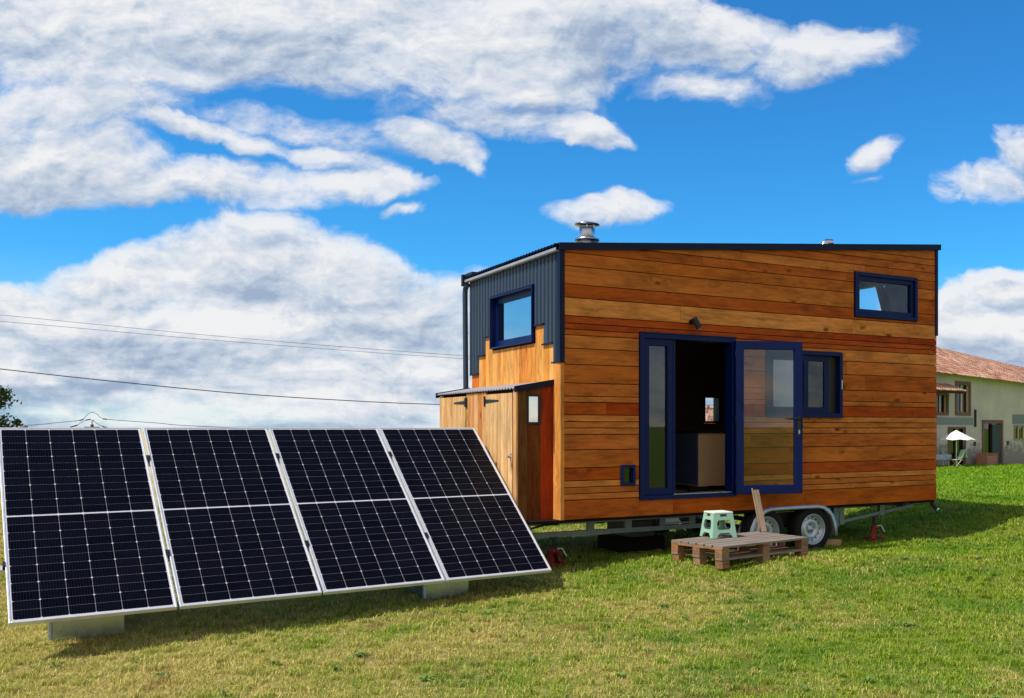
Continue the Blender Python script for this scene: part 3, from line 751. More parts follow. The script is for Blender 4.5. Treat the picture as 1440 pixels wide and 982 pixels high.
# ------------------------------------------------------------------ stool
st=thing('step_stool','mint green plastic step stool on the left of the pallet','stool',(.640,10.14,PT+.001),R(24))
S=.285; SH=.268
def leg_faces(mb,frm,mat=0):
    """one side panel: outline with window and arch cut, in panel coords (u across 0..1, z)"""
    pass
ins=.035
def sp(u,z,side):
    """point on tapered side; u in 0..S at base"""
    k=z/SH*ins; x=k+(u/S)*(S-2*k)
    return {0:(x,k,z),1:(S-k,x,z),2:(S-x,S-k,z),3:(k,S-x,z)}[side]
mb=MB()
for side in range(4):
    # frame pieces of the panel: two legs, middle rail, top rail, lower arch
    qs=[[(0,0),(.05,0),(.05,.22),(0,.22)],[(S-.05,0),(S,0),(S,.22),(S-.05,.22)],
        [(.05,.185),(S-.05,.185),(S-.05,.22),(.05,.22)],
        [(.05,.050),(.085,.050),(S-.085,.050),(S-.05,.050),(S-.05,.085),(.05,.085)],
        [(.05,.015),(.085,.050),(.05,.050)],[(S-.05,.015),(S-.05,.050),(S-.085,.050)],
        [(.05,.085),(.07,.085),(.05,.105)],[(S-.05,.085),(S-.05,.105),(S-.07,.085)],
        [(.05,.185),(.05,.165),(.07,.185)],[(S-.05,.185),(S-.07,.185),(S-.05,.165)],
        [(0,.22),(.09,.22),(.09,.247),(0,.247)],[(S-.09,.22),(S,.22),(S,.247),(S-.09,.247)]]
    for q in qs:
        vs=[sp(u,z,side) for u,z in q]; mb.add(vs,[tuple(range(len(q)))],(.5,.5,.5))
mbx=mb.build('stool_frame',M['mint'],st); s_=mbx.modifiers.new('s','SOLIDIFY'); s_.thickness=.010; s_.offset=0
mb=MB(); k=ins-.008; mb.box(k,S-k,k,S-k,.247,SH); mb.build('seat',M['mint_top'],st,bevel=.007)
mb=MB()
for i in range(6): mb.box(k+.03+i*.032,k+.045+i*.032,k+.03,S-k-.03,SH,SH+.002)
mb.build('tread_ribs',M['mint_top'],st)
# plank leaning on the door
bx,by=hw(2.335,-.265)
plk=MB(); 
plk.box(-.040,.040,-.009,.009,0,.47,(.4,.3,.3)); plk.prism([(-.054,0),(-.041,0),(-.041,.49),(-.050,.495),(-.055,.47)],lambda u,v,w:(u,w-.012,v),.012,(.9,.0,.8))
o=plk.build('loose_plank',M['plank_wood'],None,bevel=.002); o.location=(bx,by,PT+.002)
o.rotation_euler=(R(-15),R(-2.5),HU); tag(o,'short weathered plank standing on the pallet against the door','plank')

# ------------------------------------------------------------------ solar array
PYAW,PTILT=.6279,.6806; PW,PH,PG=1.038,2.094,.0189
bx,by,bz=-4.3219,6.5922,.0836
ag=-.20
arr=thing('solar_array','row of four black solar panels on a low tilted rack','solar panels',(bx,by,ag),PYAW)
m,nt,bs=newmat('solar_cell'); tc=nd(nt,'ShaderNodeTexCoord'); sx=nd(nt,'ShaderNodeSeparateXYZ'); nt.links.new(tc.outputs['Object'],sx.inputs[0])
fr=mathn(nt,'FRACT',mathn(nt,'MULTIPLY',sx.outputs[0],1/.0184)); bus=mathn(nt,'LESS_THAN',fr,.075)
at=nd(nt,'ShaderNodeAttribute',attribute_name='tone')
cellc=mixc(nt,nd_sep(nt,at.outputs['Color']),(.0012,.0014,.004),(.0028,.003,.007))
nt.links.new(mixc(nt,bus,cellc,(.022,.024,.034)),bs.inputs['Base Color']); bs.inputs['Roughness'].default_value=.22; bs.inputs['Specular IOR Level'].default_value=.045
CELL=m
WHITEB=plain('white_backsheet',(.50,.51,.56),.3,0,.1,.05)
def make_panel():
    root=bpy.data.objects.new('solar_panel',None); C.objects.link(root); root.parent=arr
    fw=.013; th=.035
    mb=MB(); mb.box(0,fw,0,PH,-th,0); mb.box(PW-fw,PW,0,PH,-th,0); mb.box(fw,PW-fw,0,fw,-th,0); mb.box(fw,PW-fw,PH-fw,PH,-th,0)
    mb.build('frame',M['alu'],root,bevel=.0012)
    mb=MB(); mb.box(fw,PW-fw,fw,PH-fw,-.008,-.0042); mb.build('backsheet',WHITEB,root)
    mb=MB(); cw=(PW-2*fw-.020)/6; mid=.014; chh=((PH-2*fw-.026-mid)/2)/12
    for half in (0,1):
        y0=fw+.013+half*(12*chh+mid)
        for r in range(12):
            for c in range(6):
                x=fw+.010+c*cw; y=y0+r*chh; g=.0012; k=.0075 
                X0,X1,Y0,Y1=x+g,x+cw-g,y+.0013,y+chh-.0013
                if r%2==0: pts=[(X0+k,Y0),(X1-k,Y0),(X1,Y0+k),(X1,Y1),(X0,Y1),(X0,Y0+k)]
                else: pts=[(X0,Y0),(X1,Y0),(X1,Y1-k),(X1-k,Y1),(X0+k,Y1),(X0,Y1-k)]
                tone=(random.random(),.5,.5)
                mb.add([(p[0],p[1],-.0026) for p in pts],[(0,1,2,3,4,5)],tone)
    mb.build('cells',CELL,root,recalc=False)
    return root
p0=make_panel()
for i in range(4):
    p=p0 if i==0 else copy_tree(p0,arr)
    p.location=(i*(PW+PG),0,bz-ag); p.rotation_euler=(PTILT,0,0)
def tilted(name,mb,mat,bevel=0):
    o=mb.build(name,mat,arr,bevel=bevel); o.location=(0,0,bz-ag); o.rotation_euler=(PTILT,0,0); return o
TW=4*PW+3*PG
for v in (.555,1.685):
    mb=MB(); mb.box(-.10,TW+.02,v-.02,v+.02,-.078,-.0355); tilted('mounting_rail',mb,M['alu'])
for i in range(1,4):
    for v in (.555,1.685):
        mb=MB(); x=i*(PW+PG)-PG; mb.box(x-.006,x+PG+.006,v-.032,v+.032,.0005,.005); mb.box(x+.003,x+PG-.003,v-.03,v+.03,-.03,.0005); mb.tube([(x+PG/2,v,.005),(x+PG/2,v,.012)],.007,8); tilted('clamp',mb,M['black'])
for x in (-.018,TW+.002):
    for v in (.555,1.685):
        mb=MB(); mb.box(x,x+.016,v-.025,v+.025,-.034,.006); tilted('clamp',mb,M['black'])
def ballast(x0,x1,y0):
    # galvanised sheet-metal ballast tub with wedge back rising under the panel
    zb=lambda y: (bz-ag)+y*math.tan(PTILT)-.10
    g0=float(gz(bx+x0*math.cos(PYAW)-y0*math.sin(PYAW),by+x0*math.sin(PYAW)+y0*math.cos(PYAW)))-ag
    mb=MB(); y1=1.55
    mb.prism([(y0,g0-.03),(y1,g0-.03),(y1,.34),(y0+.25,.34),(y0,.34)],lambda u,v,w:(x0+w,u,v),x1-x0,(.5,.5,.5))
    o=mb.build('ballast_tub',M['tub'],arr,bevel=.006)
    mb=MB(); mb.box(x0-.02,x0-.001,y0-.01,y0+.02,g0+.02,.30)
    mb.tube([(x0-.012,y0-.006,g0+.06),(x0-.012,y0-.014,g0+.06)],.012,8); mb.tube([(x0-.012,y0-.006,g0+.14),(x0-.012,y0-.014,g0+.14)],.012,8)
    mb.build('side_flange',M['galv'],o)
    for xx in (x0+.03,x1-.05):
        yb=1.45; mb=MB(); mb.box(xx,xx+.03,yb-.02,yb+.02,.34,(bz-ag)+1.685*math.sin(PTILT)-.02-.05); mb.build('rear_strut',M['galv'],arr)
ballast(.29,.77,.56); ballast(3.13,3.55,.37)

# ------------------------------------------------------------------ farmhouse
FA=R(45); fx,fy,fz=16.39,56.0,-.85
farm=thing('farmhouse','old rendered farmhouse with terracotta tiled roof behind the lawn','farmhouse',(fx,fy,fz),FA)
m,nt,bs=newmat('old_render_wall'); tc=nd(nt,'ShaderNodeTexCoord'); P=tc.outputs['Object']
n=noise(nt,P,.5,5,.6); n2=noise(nt,P,2.2,5,.65); sz=nd(nt,'ShaderNodeSeparateXYZ'); nt.links.new(P,sz.inputs[0])
c=mixc(nt,ramp(nt,n,[(.35,0.0),(.65,1.0)]),(.45,.41,.38),(.58,.52,.46))
low=mathn(nt,'ADD',mathn(nt,'MULTIPLY',sz.outputs[2],-.35),mathn(nt,'MULTIPLY',n2,1.3))
c=mixc(nt,ramp(nt,low,[(.18,0.0),(.35,1.0)]),c,(.26,.23,.20))
nt.links.new(c,bs.inputs['Base Color']); bs.inputs['Roughness'].default_value=.95; bump(nt,n2,bs,.3,.03); RENDER=m
def tile_mat(name,ax=0):
    m,nt,bs=newmat(name); tc=nd(nt,'ShaderNodeTexCoord'); P=tc.outputs['Object']
    sx=nd(nt,'ShaderNodeSeparateXYZ'); nt.links.new(P,sx.inputs[0])
    w=nd(nt,'ShaderNodeCombineXYZ')
    nt.links.new(mathn(nt,'FLOOR',mathn(nt,'MULTIPLY',sx.outputs[0],1/.24)),w.inputs[0]); nt.links.new(mathn(nt,'FLOOR',mathn(nt,'MULTIPLY',sx.outputs[1],1/.34)),w.inputs[1])
    wn=nd(nt,'ShaderNodeTexWhiteNoise'); nt.links.new(w.outputs[0],wn.inputs[0])
    col=ramp(nt,wn.outputs[0],[(0,(.17,.07,.04)),(.35,(.34,.15,.09)),(.7,(.43,.23,.15)),(1,(.56,.39,.29))])
    nz=noise(nt,P,.8,4,.6); col=mixc(nt,ramp(nt,nz,[(.45,0.0),(.75,.6)]),col,(.36,.27,.23))
    nt.links.new(col,bs.inputs['Base Color']); bs.inputs['Roughness'].default_value=.9
    return m
TILE=tile_mat('terracotta_tiles')
def tiled_slope(name,x0,x1,y0,z0,yr,zr,parent,pitch=.24,n_up=10,zl=None,zr2=None,yoff=0):
    """barrel-tile slope: eave line y0,z0 ; ridge y yr with z(x)"""
    mb=MB(); nx=int((x1-x0)/pitch)*4; vs=[];fs=[]
    for j in range(n_up*2+1):
        jj=j//2; step=.0 if j%2==0 else 1
        t=min(1,(jj+step)/n_up); lift=.03 if j%2==0 else -.0
        for i in range(nx+1):
            x=x0+(x1-x0)*i/nx; zt=zr(x) if callable(zr) else zr; ze=z0(x) if callable(z0) else z0
            vs.append((x,y0+(yr-y0)*t,ze+(zt-ze)*t+lift+.055*abs(math.sin(math.pi*(i/4)))))
    w=nx+1
    for j in range(n_up*2):
        for i in range(nx): fs.append((j*w+i,j*w+i+1,(j+1)*w+i+1,(j+1)*w+i))
    mb.add(vs,fs,(.5,.5,.5))
    o=mb.build(name,TILE,parent,recalc=False); o.modifiers.new('s','SOLIDIFY').thickness=.05
    return o
EA=lambda t: 5.30-.022*t
FO=[(-.2,1.07,3.14,4.11),(2.26,3.75,3.17,4.79),(5.65,8.0,.0,2.50),(9.9,12.2,1.55,2.33),(-1.6,-.3,.0,2.2),(1.3,3.2,.0,2.2)]
mb=MB()
for r in wall_rects(-6,26,-.6,5.6,FO):
    p=clip_top(r,lambda a: EA(a)+.25)
    if p: mb.prism(p,lambda u,v,w:(u,w,v),.5,(.5,.5,.5))
mb.box(-6,-5.5,.5,7.5,-.6,5.4); mb.box(25.5,26,.5,7.5,-.6,5.0); mb.box(-6,26,7.5,8,-.6,5.2)
mb.build('wall',RENDER,farm)
ridge=lambda t: 7.45 if t<7 else 7.45-(t-7)*.058
tiled_slope('roof',-6.5,26.5,-.62,EA,4.0,ridge,farm,n_up=14)
tiled_slope('roof',-6.5,26.5,8.5,EA,4.0,ridge,farm,n_up=6)
STONE=plain('brown_stone_surround',(.20,.115,.095),.9,0,.1,.25,3); DARKG=glass('dark_window_glass',(.05,.05,.05),1.5,.02); WOODD=plain('dark_door_wood',(.05,.025,.02),.8,0,.2,.2,4)
def fframe(x0,x1,z0,z1,t,name='window_surround',mat=None,glassy=True,leafs=0):
    mb=MB(); 
    for p in ((x0-t,x0,z0-t,z1+t),(x1,x1+t,z0-t,z1+t),(x0,x1,z1,z1+t),(x0,x1,z0-t,z0)): mb.box(p[0],p[1],-.06,.1,p[2],p[3])
    o=mb.build(name,mat or STONE,farm)
    mb=MB(); mb.box(x0,x1,.14,.17,z0,z1); mb.build('glass_pane',DARKG,o)
    if leafs:
        mb=MB()
        for k in range(leafs+1):
            xx=x0+(x1-x0)*k/leafs; mb.box(xx-.04,xx+.04,.08,.13,z0,z1)
        mb.build('window_frame',WOODD if name=='door_surround' else M['ply'],o)
    return o
fframe(-.2,1.07,3.14,4.11,.18,leafs=2); fframe(2.26,3.75,3.17,4.79,.20,mat=STONE,leafs=2)
dd=fframe(5.65,8.0,.0,2.50,.22,'door_surround',leafs=2)
mb=MB(); mb.box(6.85,7.9,.0,.05,.0,2.45); mb.build('door',plain('dark_green_door',(.03,.045,.05),.7),dd)
fframe(9.9,12.2,1.55,2.33,.10,leafs=3,mat=plain('pale_window_frame',(.30,.24,.17),.8))
fframe(-1.6,-.3,.0,2.2,.1,'door_surround',leafs=1); fframe(1.3,3.2,.0,2.2,.1,'door_surround',leafs=2)
mb=MB(); mb.box(9.6,12.6,-.02,-.001,2.50,3.1); mb.build('patch',plain('blue_grey_render',(.17,.21,.23),.95),farm)
mb=MB(); mb.box(-3,4.3,-.02,-.001,2.42,2.85); mb.build('patch',plain('grey_render',(.22,.25,.26),.95),farm)
mb=MB(); mb.box(4.44,4.56,-.10,-.001,2.3,3.35); mb.build('shutter_hook',M['black'],farm)
mb=MB(); mb.box(8.8,9.05,-.05,-.001,1.15,1.4); mb.box(4.35,4.6,-.05,-.001,1.15,1.4); mb.build('letter_box',M['black'],farm)
# low tiled lean-to roof on the left
annex=thing('lean_to','low tiled lean-to on the left of the farmhouse','lean-to',(fx+math.cos(FA)*-3.2,fy+math.sin(FA)*-3.2,fz),FA)
tiled_slope('roof',-3.0,4.6,-1.1,4.32,-.03,4.72,annex,n_up=4)
mb=MB(); 
for x in (-2.6,1.2,): mb.box(x,x+.18,-.95,-.77,-.6,4.27)
mb.box(-2.9,4.5,-.98,-.80,4.20,4.34); mb.build('post',WOODD,annex)
# garden crate by the door
cx_,cy_=fx+math.cos(FA)*4.7+math.sin(FA)*.7,fy+math.sin(FA)*4.7-math.cos(FA)*.7
mb=MB()
for k in range(4): mb.box(-.7,.7,-.3,-.27,.05+k*.14,.16+k*.14); mb.box(-.7,.7,.27,.30,.05+k*.14,.16+k*.14)
for x in (-.7,.66): mb.box(x,x+.05,-.33,.33,0,.75)
mb.box(-.65,.65,-.26,.26,.05,.45)
o=mb.build('planter_box',plain('pinkish_wood',(.42,.20,.14),.85)); o.location=(cx_,cy_,float(gz(cx_,cy_))); o.rotation_euler=(0,0,FA); tag(o,'reddish slatted wooden planter beside the farmhouse door','planter')
# parasol
ux,uy=16.85,54.0; ug=float(gz(ux,uy))
um=thing('parasol','white garden parasol open in front of the farmhouse','parasol',(ux,uy,ug),.3)
top=1.27-ug; rim=.72-ug
mb=MB(); n=8; vs=[(0,0,top)]
for k in range(n): t=2*math.pi*k/n; vs.append((math.cos(t)*1.05,math.sin(t)*1.05,rim))
for k in range(n): t=2*math.pi*(k+.5)/n; vs.append((math.cos(t)*.93,math.sin(t)*.93,rim+.05))
fs=[]
for k in range(n): fs+=[(0,1+k,9+k),(0,9+k,1+(k+1)%n)]
mb.add(vs,fs,(.5,.5,.5)); o=mb.build('canopy',M['white'],um,recalc=False); o.modifiers.new('s','SOLIDIFY').thickness=.01
mb=MB(); mb.tube([(0,0,0),(0,0,top)],.03,8); mb.build('pole',M['alu'],um)
mb=MB(); mb.lathe([(.001,0.06),(.25,.05),(.27,0)],(0,0,0)); mb.build('base',M['black'],um)
# garden table with cloth + folding chair
tx,ty=16.0,54.3; tg=float(gz(tx,ty))
tb=thing('garden_table','garden table with a pale blue cloth, by the parasol','table',(tx,ty,tg),.2)
mb=MB(); mb.box(-.75,.5,-.4,.4,.70,.73); mb.build('tabletop',M['white'],tb)
mb=MB(); 
for (x0,x1,y0,y1) in ((-.76,.51,-.412,-.402),(-.76,.51,.402,.412)): mb.box(x0,x1,y0,y1,.45,.735)
mb.box(.502,.512,-.40,.40,.45,.735); mb.box(-.76,.51,-.40,.40,.7305,.738)
CL=plain('pale_blue_cloth',(.34,.42,.62),.9,0,.1,.5,7); mb.build('tablecloth',CL,tb)
for (x,y) in ((-.65,-.3),(-.65,.3),(.4,-.3),(.4,.3)):
    mb=MB(); mb.tube([(x,y,0),(x,y,.70)],.02,6); mb.build('leg',M['alu'],tb)
mb=MB(); mb.lathe([(.001,0),(.04,0),(.04,.18),(.015,.24),(.015,.30),(.001,.30)],(0,0,0)); o=mb.build('bottle',plain('green_bottle',(.1,.25,.15),.2)); o.location=(16.05,54.2,tg+.739); tag(o,'bottle standing on the cloth-covered garden table','bottle')
chx,chy=16.75,53.6; cg=float(gz(chx,chy))
ch=thing('folding_chair','folding garden chair between the table and the parasol pole','chair',(chx,chy,cg),.15)
WC=plain('pale_chair_paint',(.5,.52,.38),.7)
mb=MB(); mb.box(-.25,.2,-.22,.22,.43,.46); mb.build('seat',WC,ch)
for y in (-.22,.22):
    mb=MB(); mb.tube([(-.22,y,.0),(.2,y,.46),(.38,y,.95)],.018,6); mb.build('leg',WC,ch)
    mb=MB(); mb.tube([(.25,y*.9,.0),(-.22,y*.9,.44)],.018,6); mb.build('leg',WC,ch)
mb=MB(); mb.prism([(.22,.52),(.24,.52),(.39,.93),(.37,.93)],lambda u,v,w:(u,w-.21,v),.42); mb.build('backrest',WC,ch)
mb=MB(); P_=[]
vs=[];fs=[]
prof=[(.12,.50),(.20,.62),(.30,.84),(.36,.97),(.42,.98),(.46,.86),(.47,.66),(.52,.55)]
for i,(a,z) in enumerate(prof):
    for k in range(5): vs.append((a+.02*math.sin(k*2.1+i),-.26+.13*k,z+.015*math.cos(k*1.7+i)))
for i in range(len(prof)-1):
    for k in range(4): fs.append((i*5+k,i*5+k+1,(i+1)*5+k+1,(i+1)*5+k))
mb.add(vs,fs,(.5,.5,.5),0,True); o=mb.build('draped_garment',plain('pale_green_cloth',(.45,.68,.58),.9)); o.modifiers.new('s','SOLIDIFY').thickness=.02
o.location=(chx,chy,cg+.01); o.rotation_euler=(0,0,.15); tag(o,'pale green garment draped over the folding chair back','garment')
# barn seen through the kitchen window
bn=thing('stone_barn','tiled barn seen through the small kitchen window','barn',(4.4,72,float(gz(4.4,72))),R(-12))
mb=MB(); mb.box(-5,9,0,6,-.5,2.0); mb.build('wall',RENDER,bn)
tiled_slope('roof',-5.4,9.4,-.5,1.9,3,4.1,bn,n_up=8); tiled_slope('roof',-5.4,9.4,6.5,1.9,3,4.1,bn,n_up=4)

# ------------------------------------------------------------------ trees
def leaf_mat(name,c0,c1):
    m,nt,bs=newmat(name); at=nd(nt,'ShaderNodeAttribute',attribute_name='tone'); sp=nd(nt,'ShaderNodeSeparateColor'); nt.links.new(at.outputs['Color'],sp.inputs[0])
    nt.links.new(mixc(nt,sp.outputs[0],c0,c1),bs.inputs['Base Color']); bs.inputs['Roughness'].default_value=.6; bs.inputs['Specular IOR Level'].default_value=.2
    return m
BARK=plain('bark',(.09,.065,.045),.95,0,.1,.3,5,.5)
def tree(name,label,x,y,h,rc,zc,leafm,nl=9000,leaf=.16,seed=1,flat=.9,nb=26):
    rnd=random.Random(seed); g=float(gz(x,y)); t=thing(name,label,'tree',(x,y,g))
    mb=MB(); mb.tube([(0,0,-.2),(.1,.05,h*.3),(0,.1,h*.6),(.1,0,h*.85)],[.28,.2,.13,.04],8); tips=[]
    for k in range(nb):
        z0=h*rnd.uniform(.3,.8); az=rnd.uniform(0,2*math.pi); el=rnd.uniform(-.1,1.1)
        ln=rc*rnd.uniform(.65,1.12)
        d=Vector((math.cos(az)*math.cos(el),math.sin(az)*math.cos(el),math.sin(el)*flat))
        st_=Vector((0,0,z0)); pts=[st_,st_+d*ln*.5+Vector((0,0,rnd.uniform(-.2,.3))),st_+d*ln]
        mb.tube(pts,[.07,.04,.012],5); 
        tips+= [(pts[1]+(pts[2]-pts[1])*q+Vector((rnd.gauss(0,.3),rnd.gauss(0,.3),rnd.gauss(0,.25))),rnd.uniform(.35,.8)*(rc/3.3)) for q in (0,.35,.65,.9,1.0)]
        for q in range(3):
            p=pts[2]+Vector((rnd.gauss(0,.5),rnd.gauss(0,.5),rnd.gauss(0,.3))); mb.tube([pts[1],p],[.02,.008],4); tips.append((p,rnd.uniform(.2,.4)))
    mb.build('trunk',BARK,t)
    mb=MB()
    for k in range(nl):
        c,r=rnd.choice(tips); v=Vector((rnd.gauss(0,1),rnd.gauss(0,1),rnd.gauss(0,.75)))*r*.55; p=c+v
        a=Vector((rnd.gauss(0,1),rnd.gauss(0,1),rnd.gauss(0,1))).normalized(); b=a.cross(Vector((rnd.gauss(0,1),rnd.gauss(0,1),rnd.gauss(0,1)))).normalized()
        s=leaf*rnd.uniform(.6,1.3); mb.add([p-a*s,p-b*s*.45,p+a*s,p+b*s*.45],[(0,1,2,3)],(rnd.random(),rnd.random(),0))
    mb.build('crown',leafm,t,recalc=False)
LD=leaf_mat('dark_oak_leaves',(.012,.03,.008),(.035,.07,.016)); LG=leaf_mat('bright_green_leaves',(.04,.11,.015),(.08,.17,.03))
tree('oak_tree','dark leafy tree at the far left beyond the panels','%d' and -40.6,58,6.3,2.75,0,LD,15000,.12,3)
tree('garden_tree','bright green tree showing over the farmhouse roof','%d' and 34.6,85,8.0,2.4,0,LG,4000,.16,5)

# ------------------------------------------------------------------ utility pole and cables
def at_px(px,py,D): return Vector(((px-915.2)/1376.9*D, D, 1.4-(py-601.6)/1376.9*D))
WIRE=plain('black_cable',(.01,.012,.02),.6); CONC=plain('grey_pole_wood',(.10,.09,.08),.9)
pp=at_px(129.5,596,70); pg=float(gz(pp.x,pp.y))
up=thing('utility_pole','utility pole top with cables behind the first solar panel','utility pole',(pp.x,pp.y,pg))
mb=MB(); mb.tube([(0,0,-.2),(0,0,pp.z-pg-.05)],[.16,.11],10); mb.build('pole',CONC,up)
mb=MB(); mb.tube([(0,0,pp.z-pg-.05),(0,0,pp.z-pg+.18),(.12,0,pp.z-pg+.25)],.03,6); mb.box(-.55,.55,-.05,.05,pp.z-pg-.30,pp.z-pg-.22); mb.build('crossarm',WIRE,up)
Z0=pp.z-pg
def loc(px,py): q=at_px(px,py,70); return (q.x-pp.x,0,q.z-pg)
for pts in ([(113,591),(118,589),(122,584),(126,581),(131,580),(136,582),(141,587),(146,590)],[(106,600),(112,596),(118,592),(124,590),(129,591),(134,594),(140,598),(146,600)]):
    mb=MB(); mb.tube([loc(*q) for q in pts],.018,5); mb.build('jumper_wire',WIRE,up)
for q0,q1 in (((112,591.5),(117,590)),((121,591),(127,590)),((145,589),(150,590)),((99,601),(109,598)),((144,600),(152,602))):
    mb=MB(); mb.tube([loc(*q0),loc(*q1)],.045,6); mb.build('insulator',WIRE,up)
def cable(label,pts,r,group=None):
    mb=MB(); P=[at_px(*p) for p in pts]; out=[]
    n=len(P)
    for i in range(n-1):        # Catmull-Rom through the picked points
        a=P[max(i-1,0)];b=P[i];c=P[i+1];d=P[min(i+2,n-1)]
        for k in range(8):
            t=k/8; out.append(.5*((2*b)+(c-a)*t+(2*a-5*b+4*c-d)*t*t+(3*b-a-3*c+d)*t*t*t))
    out.append(P[-1]); mb.tube(out,r,5); o=mb.build('overhead_cable',WIRE); tag(o,label,'cable',group)
cable('thick black overhead cable crossing the sky to the shed roof',[(-600,452,30),(-300,484,31),(0,519,32),(155,536,33),(330,553,34.5),(480,563,36),(620,569,37.5),(900,575,40),(1200,570,43)],.016)
cable('upper of the two thin overhead wires at mid sky',[(-500,395,55),(0,443,60),(330,475,63),(660,501,66),(1000,520,70),(1300,532,74)],.012,'thin wires in the sky')
cable('lower of the two thin overhead wires at mid sky',[(-500,412,55),(0,452,60),(330,481,63),(660,505,66),(1000,522,70),(1300,533,74)],.012,'thin wires in the sky')
cable('wire from the utility pole towards the left tree',[(112,591.5,70),(75,595,70),(35,598.5,70),(-200,612,70)],.02)
cable('wire from the utility pole running right behind the panels',[(150,590,70),(220,595,71),(290,600,72),(600,612,75),(900,616,80)],.02)

make_ground(); make_grass()
def make_weeds():
    mb=MB(); rnd=random.Random(5)
    for k in range(150):
        y=4.9+rnd.random()**1.3*9; x=y*rnd.uniform(-.72,.44); z=float(gz(x,y)); n=rnd.randint(5,9); rr=rnd.uniform(.025,.065); t=(rnd.random(),rnd.random(),rnd.random()); a0=rnd.uniform(0,6)
        for i in range(n):
            a=a0+2*math.pi*i/n+rnd.uniform(-.3,.3); l=rr*rnd.uniform(.7,1.2); w=l*.22; c,s_=math.cos(a),math.sin(a); h=rnd.uniform(.010,.030)
            mb.add([(x,y,z+.006),(x+c*l*.5-s_*w,y+s_*l*.5+c*w,z+.008+h),(x+c*l,y+s_*l,z+.004+h*.9),(x+c*l*.5+s_*w,y+s_*l*.5-c*w,z+.008+h)],[(0,1,2,3)],t)
    o=mb.build('weeds',leaf_mat('weed_leaves',(.05,.13,.02),(.16,.26,.05)),recalc=False); tag(o,'low broad-leaved weeds scattered through the lawn','weeds',None,'stuff')
make_weeds()

# ------------------------------------------------------------------ sky and light
SUN=Vector((-math.cos(R(30)),-math.sin(R(30)),math.tan(R(55)))).normalized()
w=bpy.data.worlds.new('World'); sc.world=w; w.use_nodes=True; nt=w.node_tree; L=nt.links
bg=nt.nodes['Background']; outw=nt.nodes['World Output']
sky=nd(nt,'ShaderNodeTexSky'); sky.sky_type='NISHITA'; sky.sun_disc=False; sky.sun_elevation=R(55); sky.sun_rotation=math.atan2(SUN.x,SUN.y); sky.air_density=1.0; sky.dust_density=.0; sky.ozone_density=2.5
hs=nd(nt,'ShaderNodeHueSaturation'); hs.inputs['Saturation'].default_value=1.08; hs.inputs['Hue'].default_value=.5; L.new(sky.outputs[0],hs.inputs['Color'])
gm=nd(nt,'ShaderNodeGamma'); gm.inputs[1].default_value=1.0; L.new(mixc(nt,1.0,hs.outputs[0],(.23,.85,1.24),'MULTIPLY'),gm.inputs[0])
L.new(gm.outputs[0],bg.inputs[0]); bg.inputs[1].default_value=.133
# cloud density as a node group in sky direction space
g=bpy.data.node_groups.new('cloud_density','ShaderNodeTree')
g.interface.new_socket('P',in_out='INPUT',socket_type='NodeSocketVector'); g.interface.new_socket('D',in_out='OUTPUT',socket_type='NodeSocketFloat'); g.interface.new_socket('N',in_out='OUTPUT',socket_type='NodeSocketFloat')
gi=g.nodes.new('NodeGroupInput'); go=g.nodes.new('NodeGroupOutput')
Pn=gi.outputs[0]
def vdist(nt,P,scale,amt,detail=3):
    n=nd(nt,'ShaderNodeTexNoise'); n.inputs['Scale'].default_value=scale; n.inputs['Detail'].default_value=detail; nt.links.new(P,n.inputs['Vector'])
    s=nd(nt,'ShaderNodeVectorMath',operation='SUBTRACT'); nt.links.new(n.outputs['Color'],s.inputs[0]); s.inputs[1].default_value=(.5,.5,.5)
    a=nd(nt,'ShaderNodeVectorMath',operation='MULTIPLY_ADD'); nt.links.new(s.outputs[0],a.inputs[0]); a.inputs[1].default_value=(amt,amt*.7,0); nt.links.new(P,a.inputs[2]); return a.outputs[0]
Pd=vdist(g,vdist(g,vdist(g,Pn,5,.11),20,.040,4),60,.014,3)
BL=[ # px, py, rx, ry, rot(deg, + = down to the right), weight
(110,150,300,80,0,.66),(420,195,300,60,10,.42),(690,165,260,60,0,.55),(1000,120,160,40,0,.5),(640,240,70,30,25,.6),(560,300,60,14,0,.4),(300,20,640,140,0,1.35),(700,60,430,110,-4,1.1),(950,50,190,75,0,1.0),(1150,72,190,62,-14,.72),(820,180,95,36,8,.9),(600,212,115,48,14,.78),(640,150,240,40,4,.45),(60,232,260,85,0,1.1),(250,262,350,50,3,1.0),(480,266,150,30,3,.9),(300,192,200,30,18,.8),(740,135,140,50,0,.8),(460,235,170,30,14,.55),
(855,303,118,38,-3,.80),(1218,222,62,34,-26,.62),(1385,252,125,48,-12,.85),(1450,215,70,58,0,.9),(1200,260,44,16,0,.32),(1430,140,60,22,-20,.18),
(330,378,240,85,-6,1.3),(480,400,230,95,14,1.3),(560,440,230,90,10,1.2),(170,390,190,60,-12,1.1),(100,450,400,85,0,1.3),(300,480,600,110,0,1.35),(500,530,600,110,0,1.1),(0,520,400,90,0,.9),
(1410,415,150,50,-6,1.1),(1400,480,260,80,0,1.4),(1450,540,300,70,0,1.2),(900,560,700,60,0,.9),(370,322,130,40,0,.8),(700,430,120,50,20,.7)]
acc=None
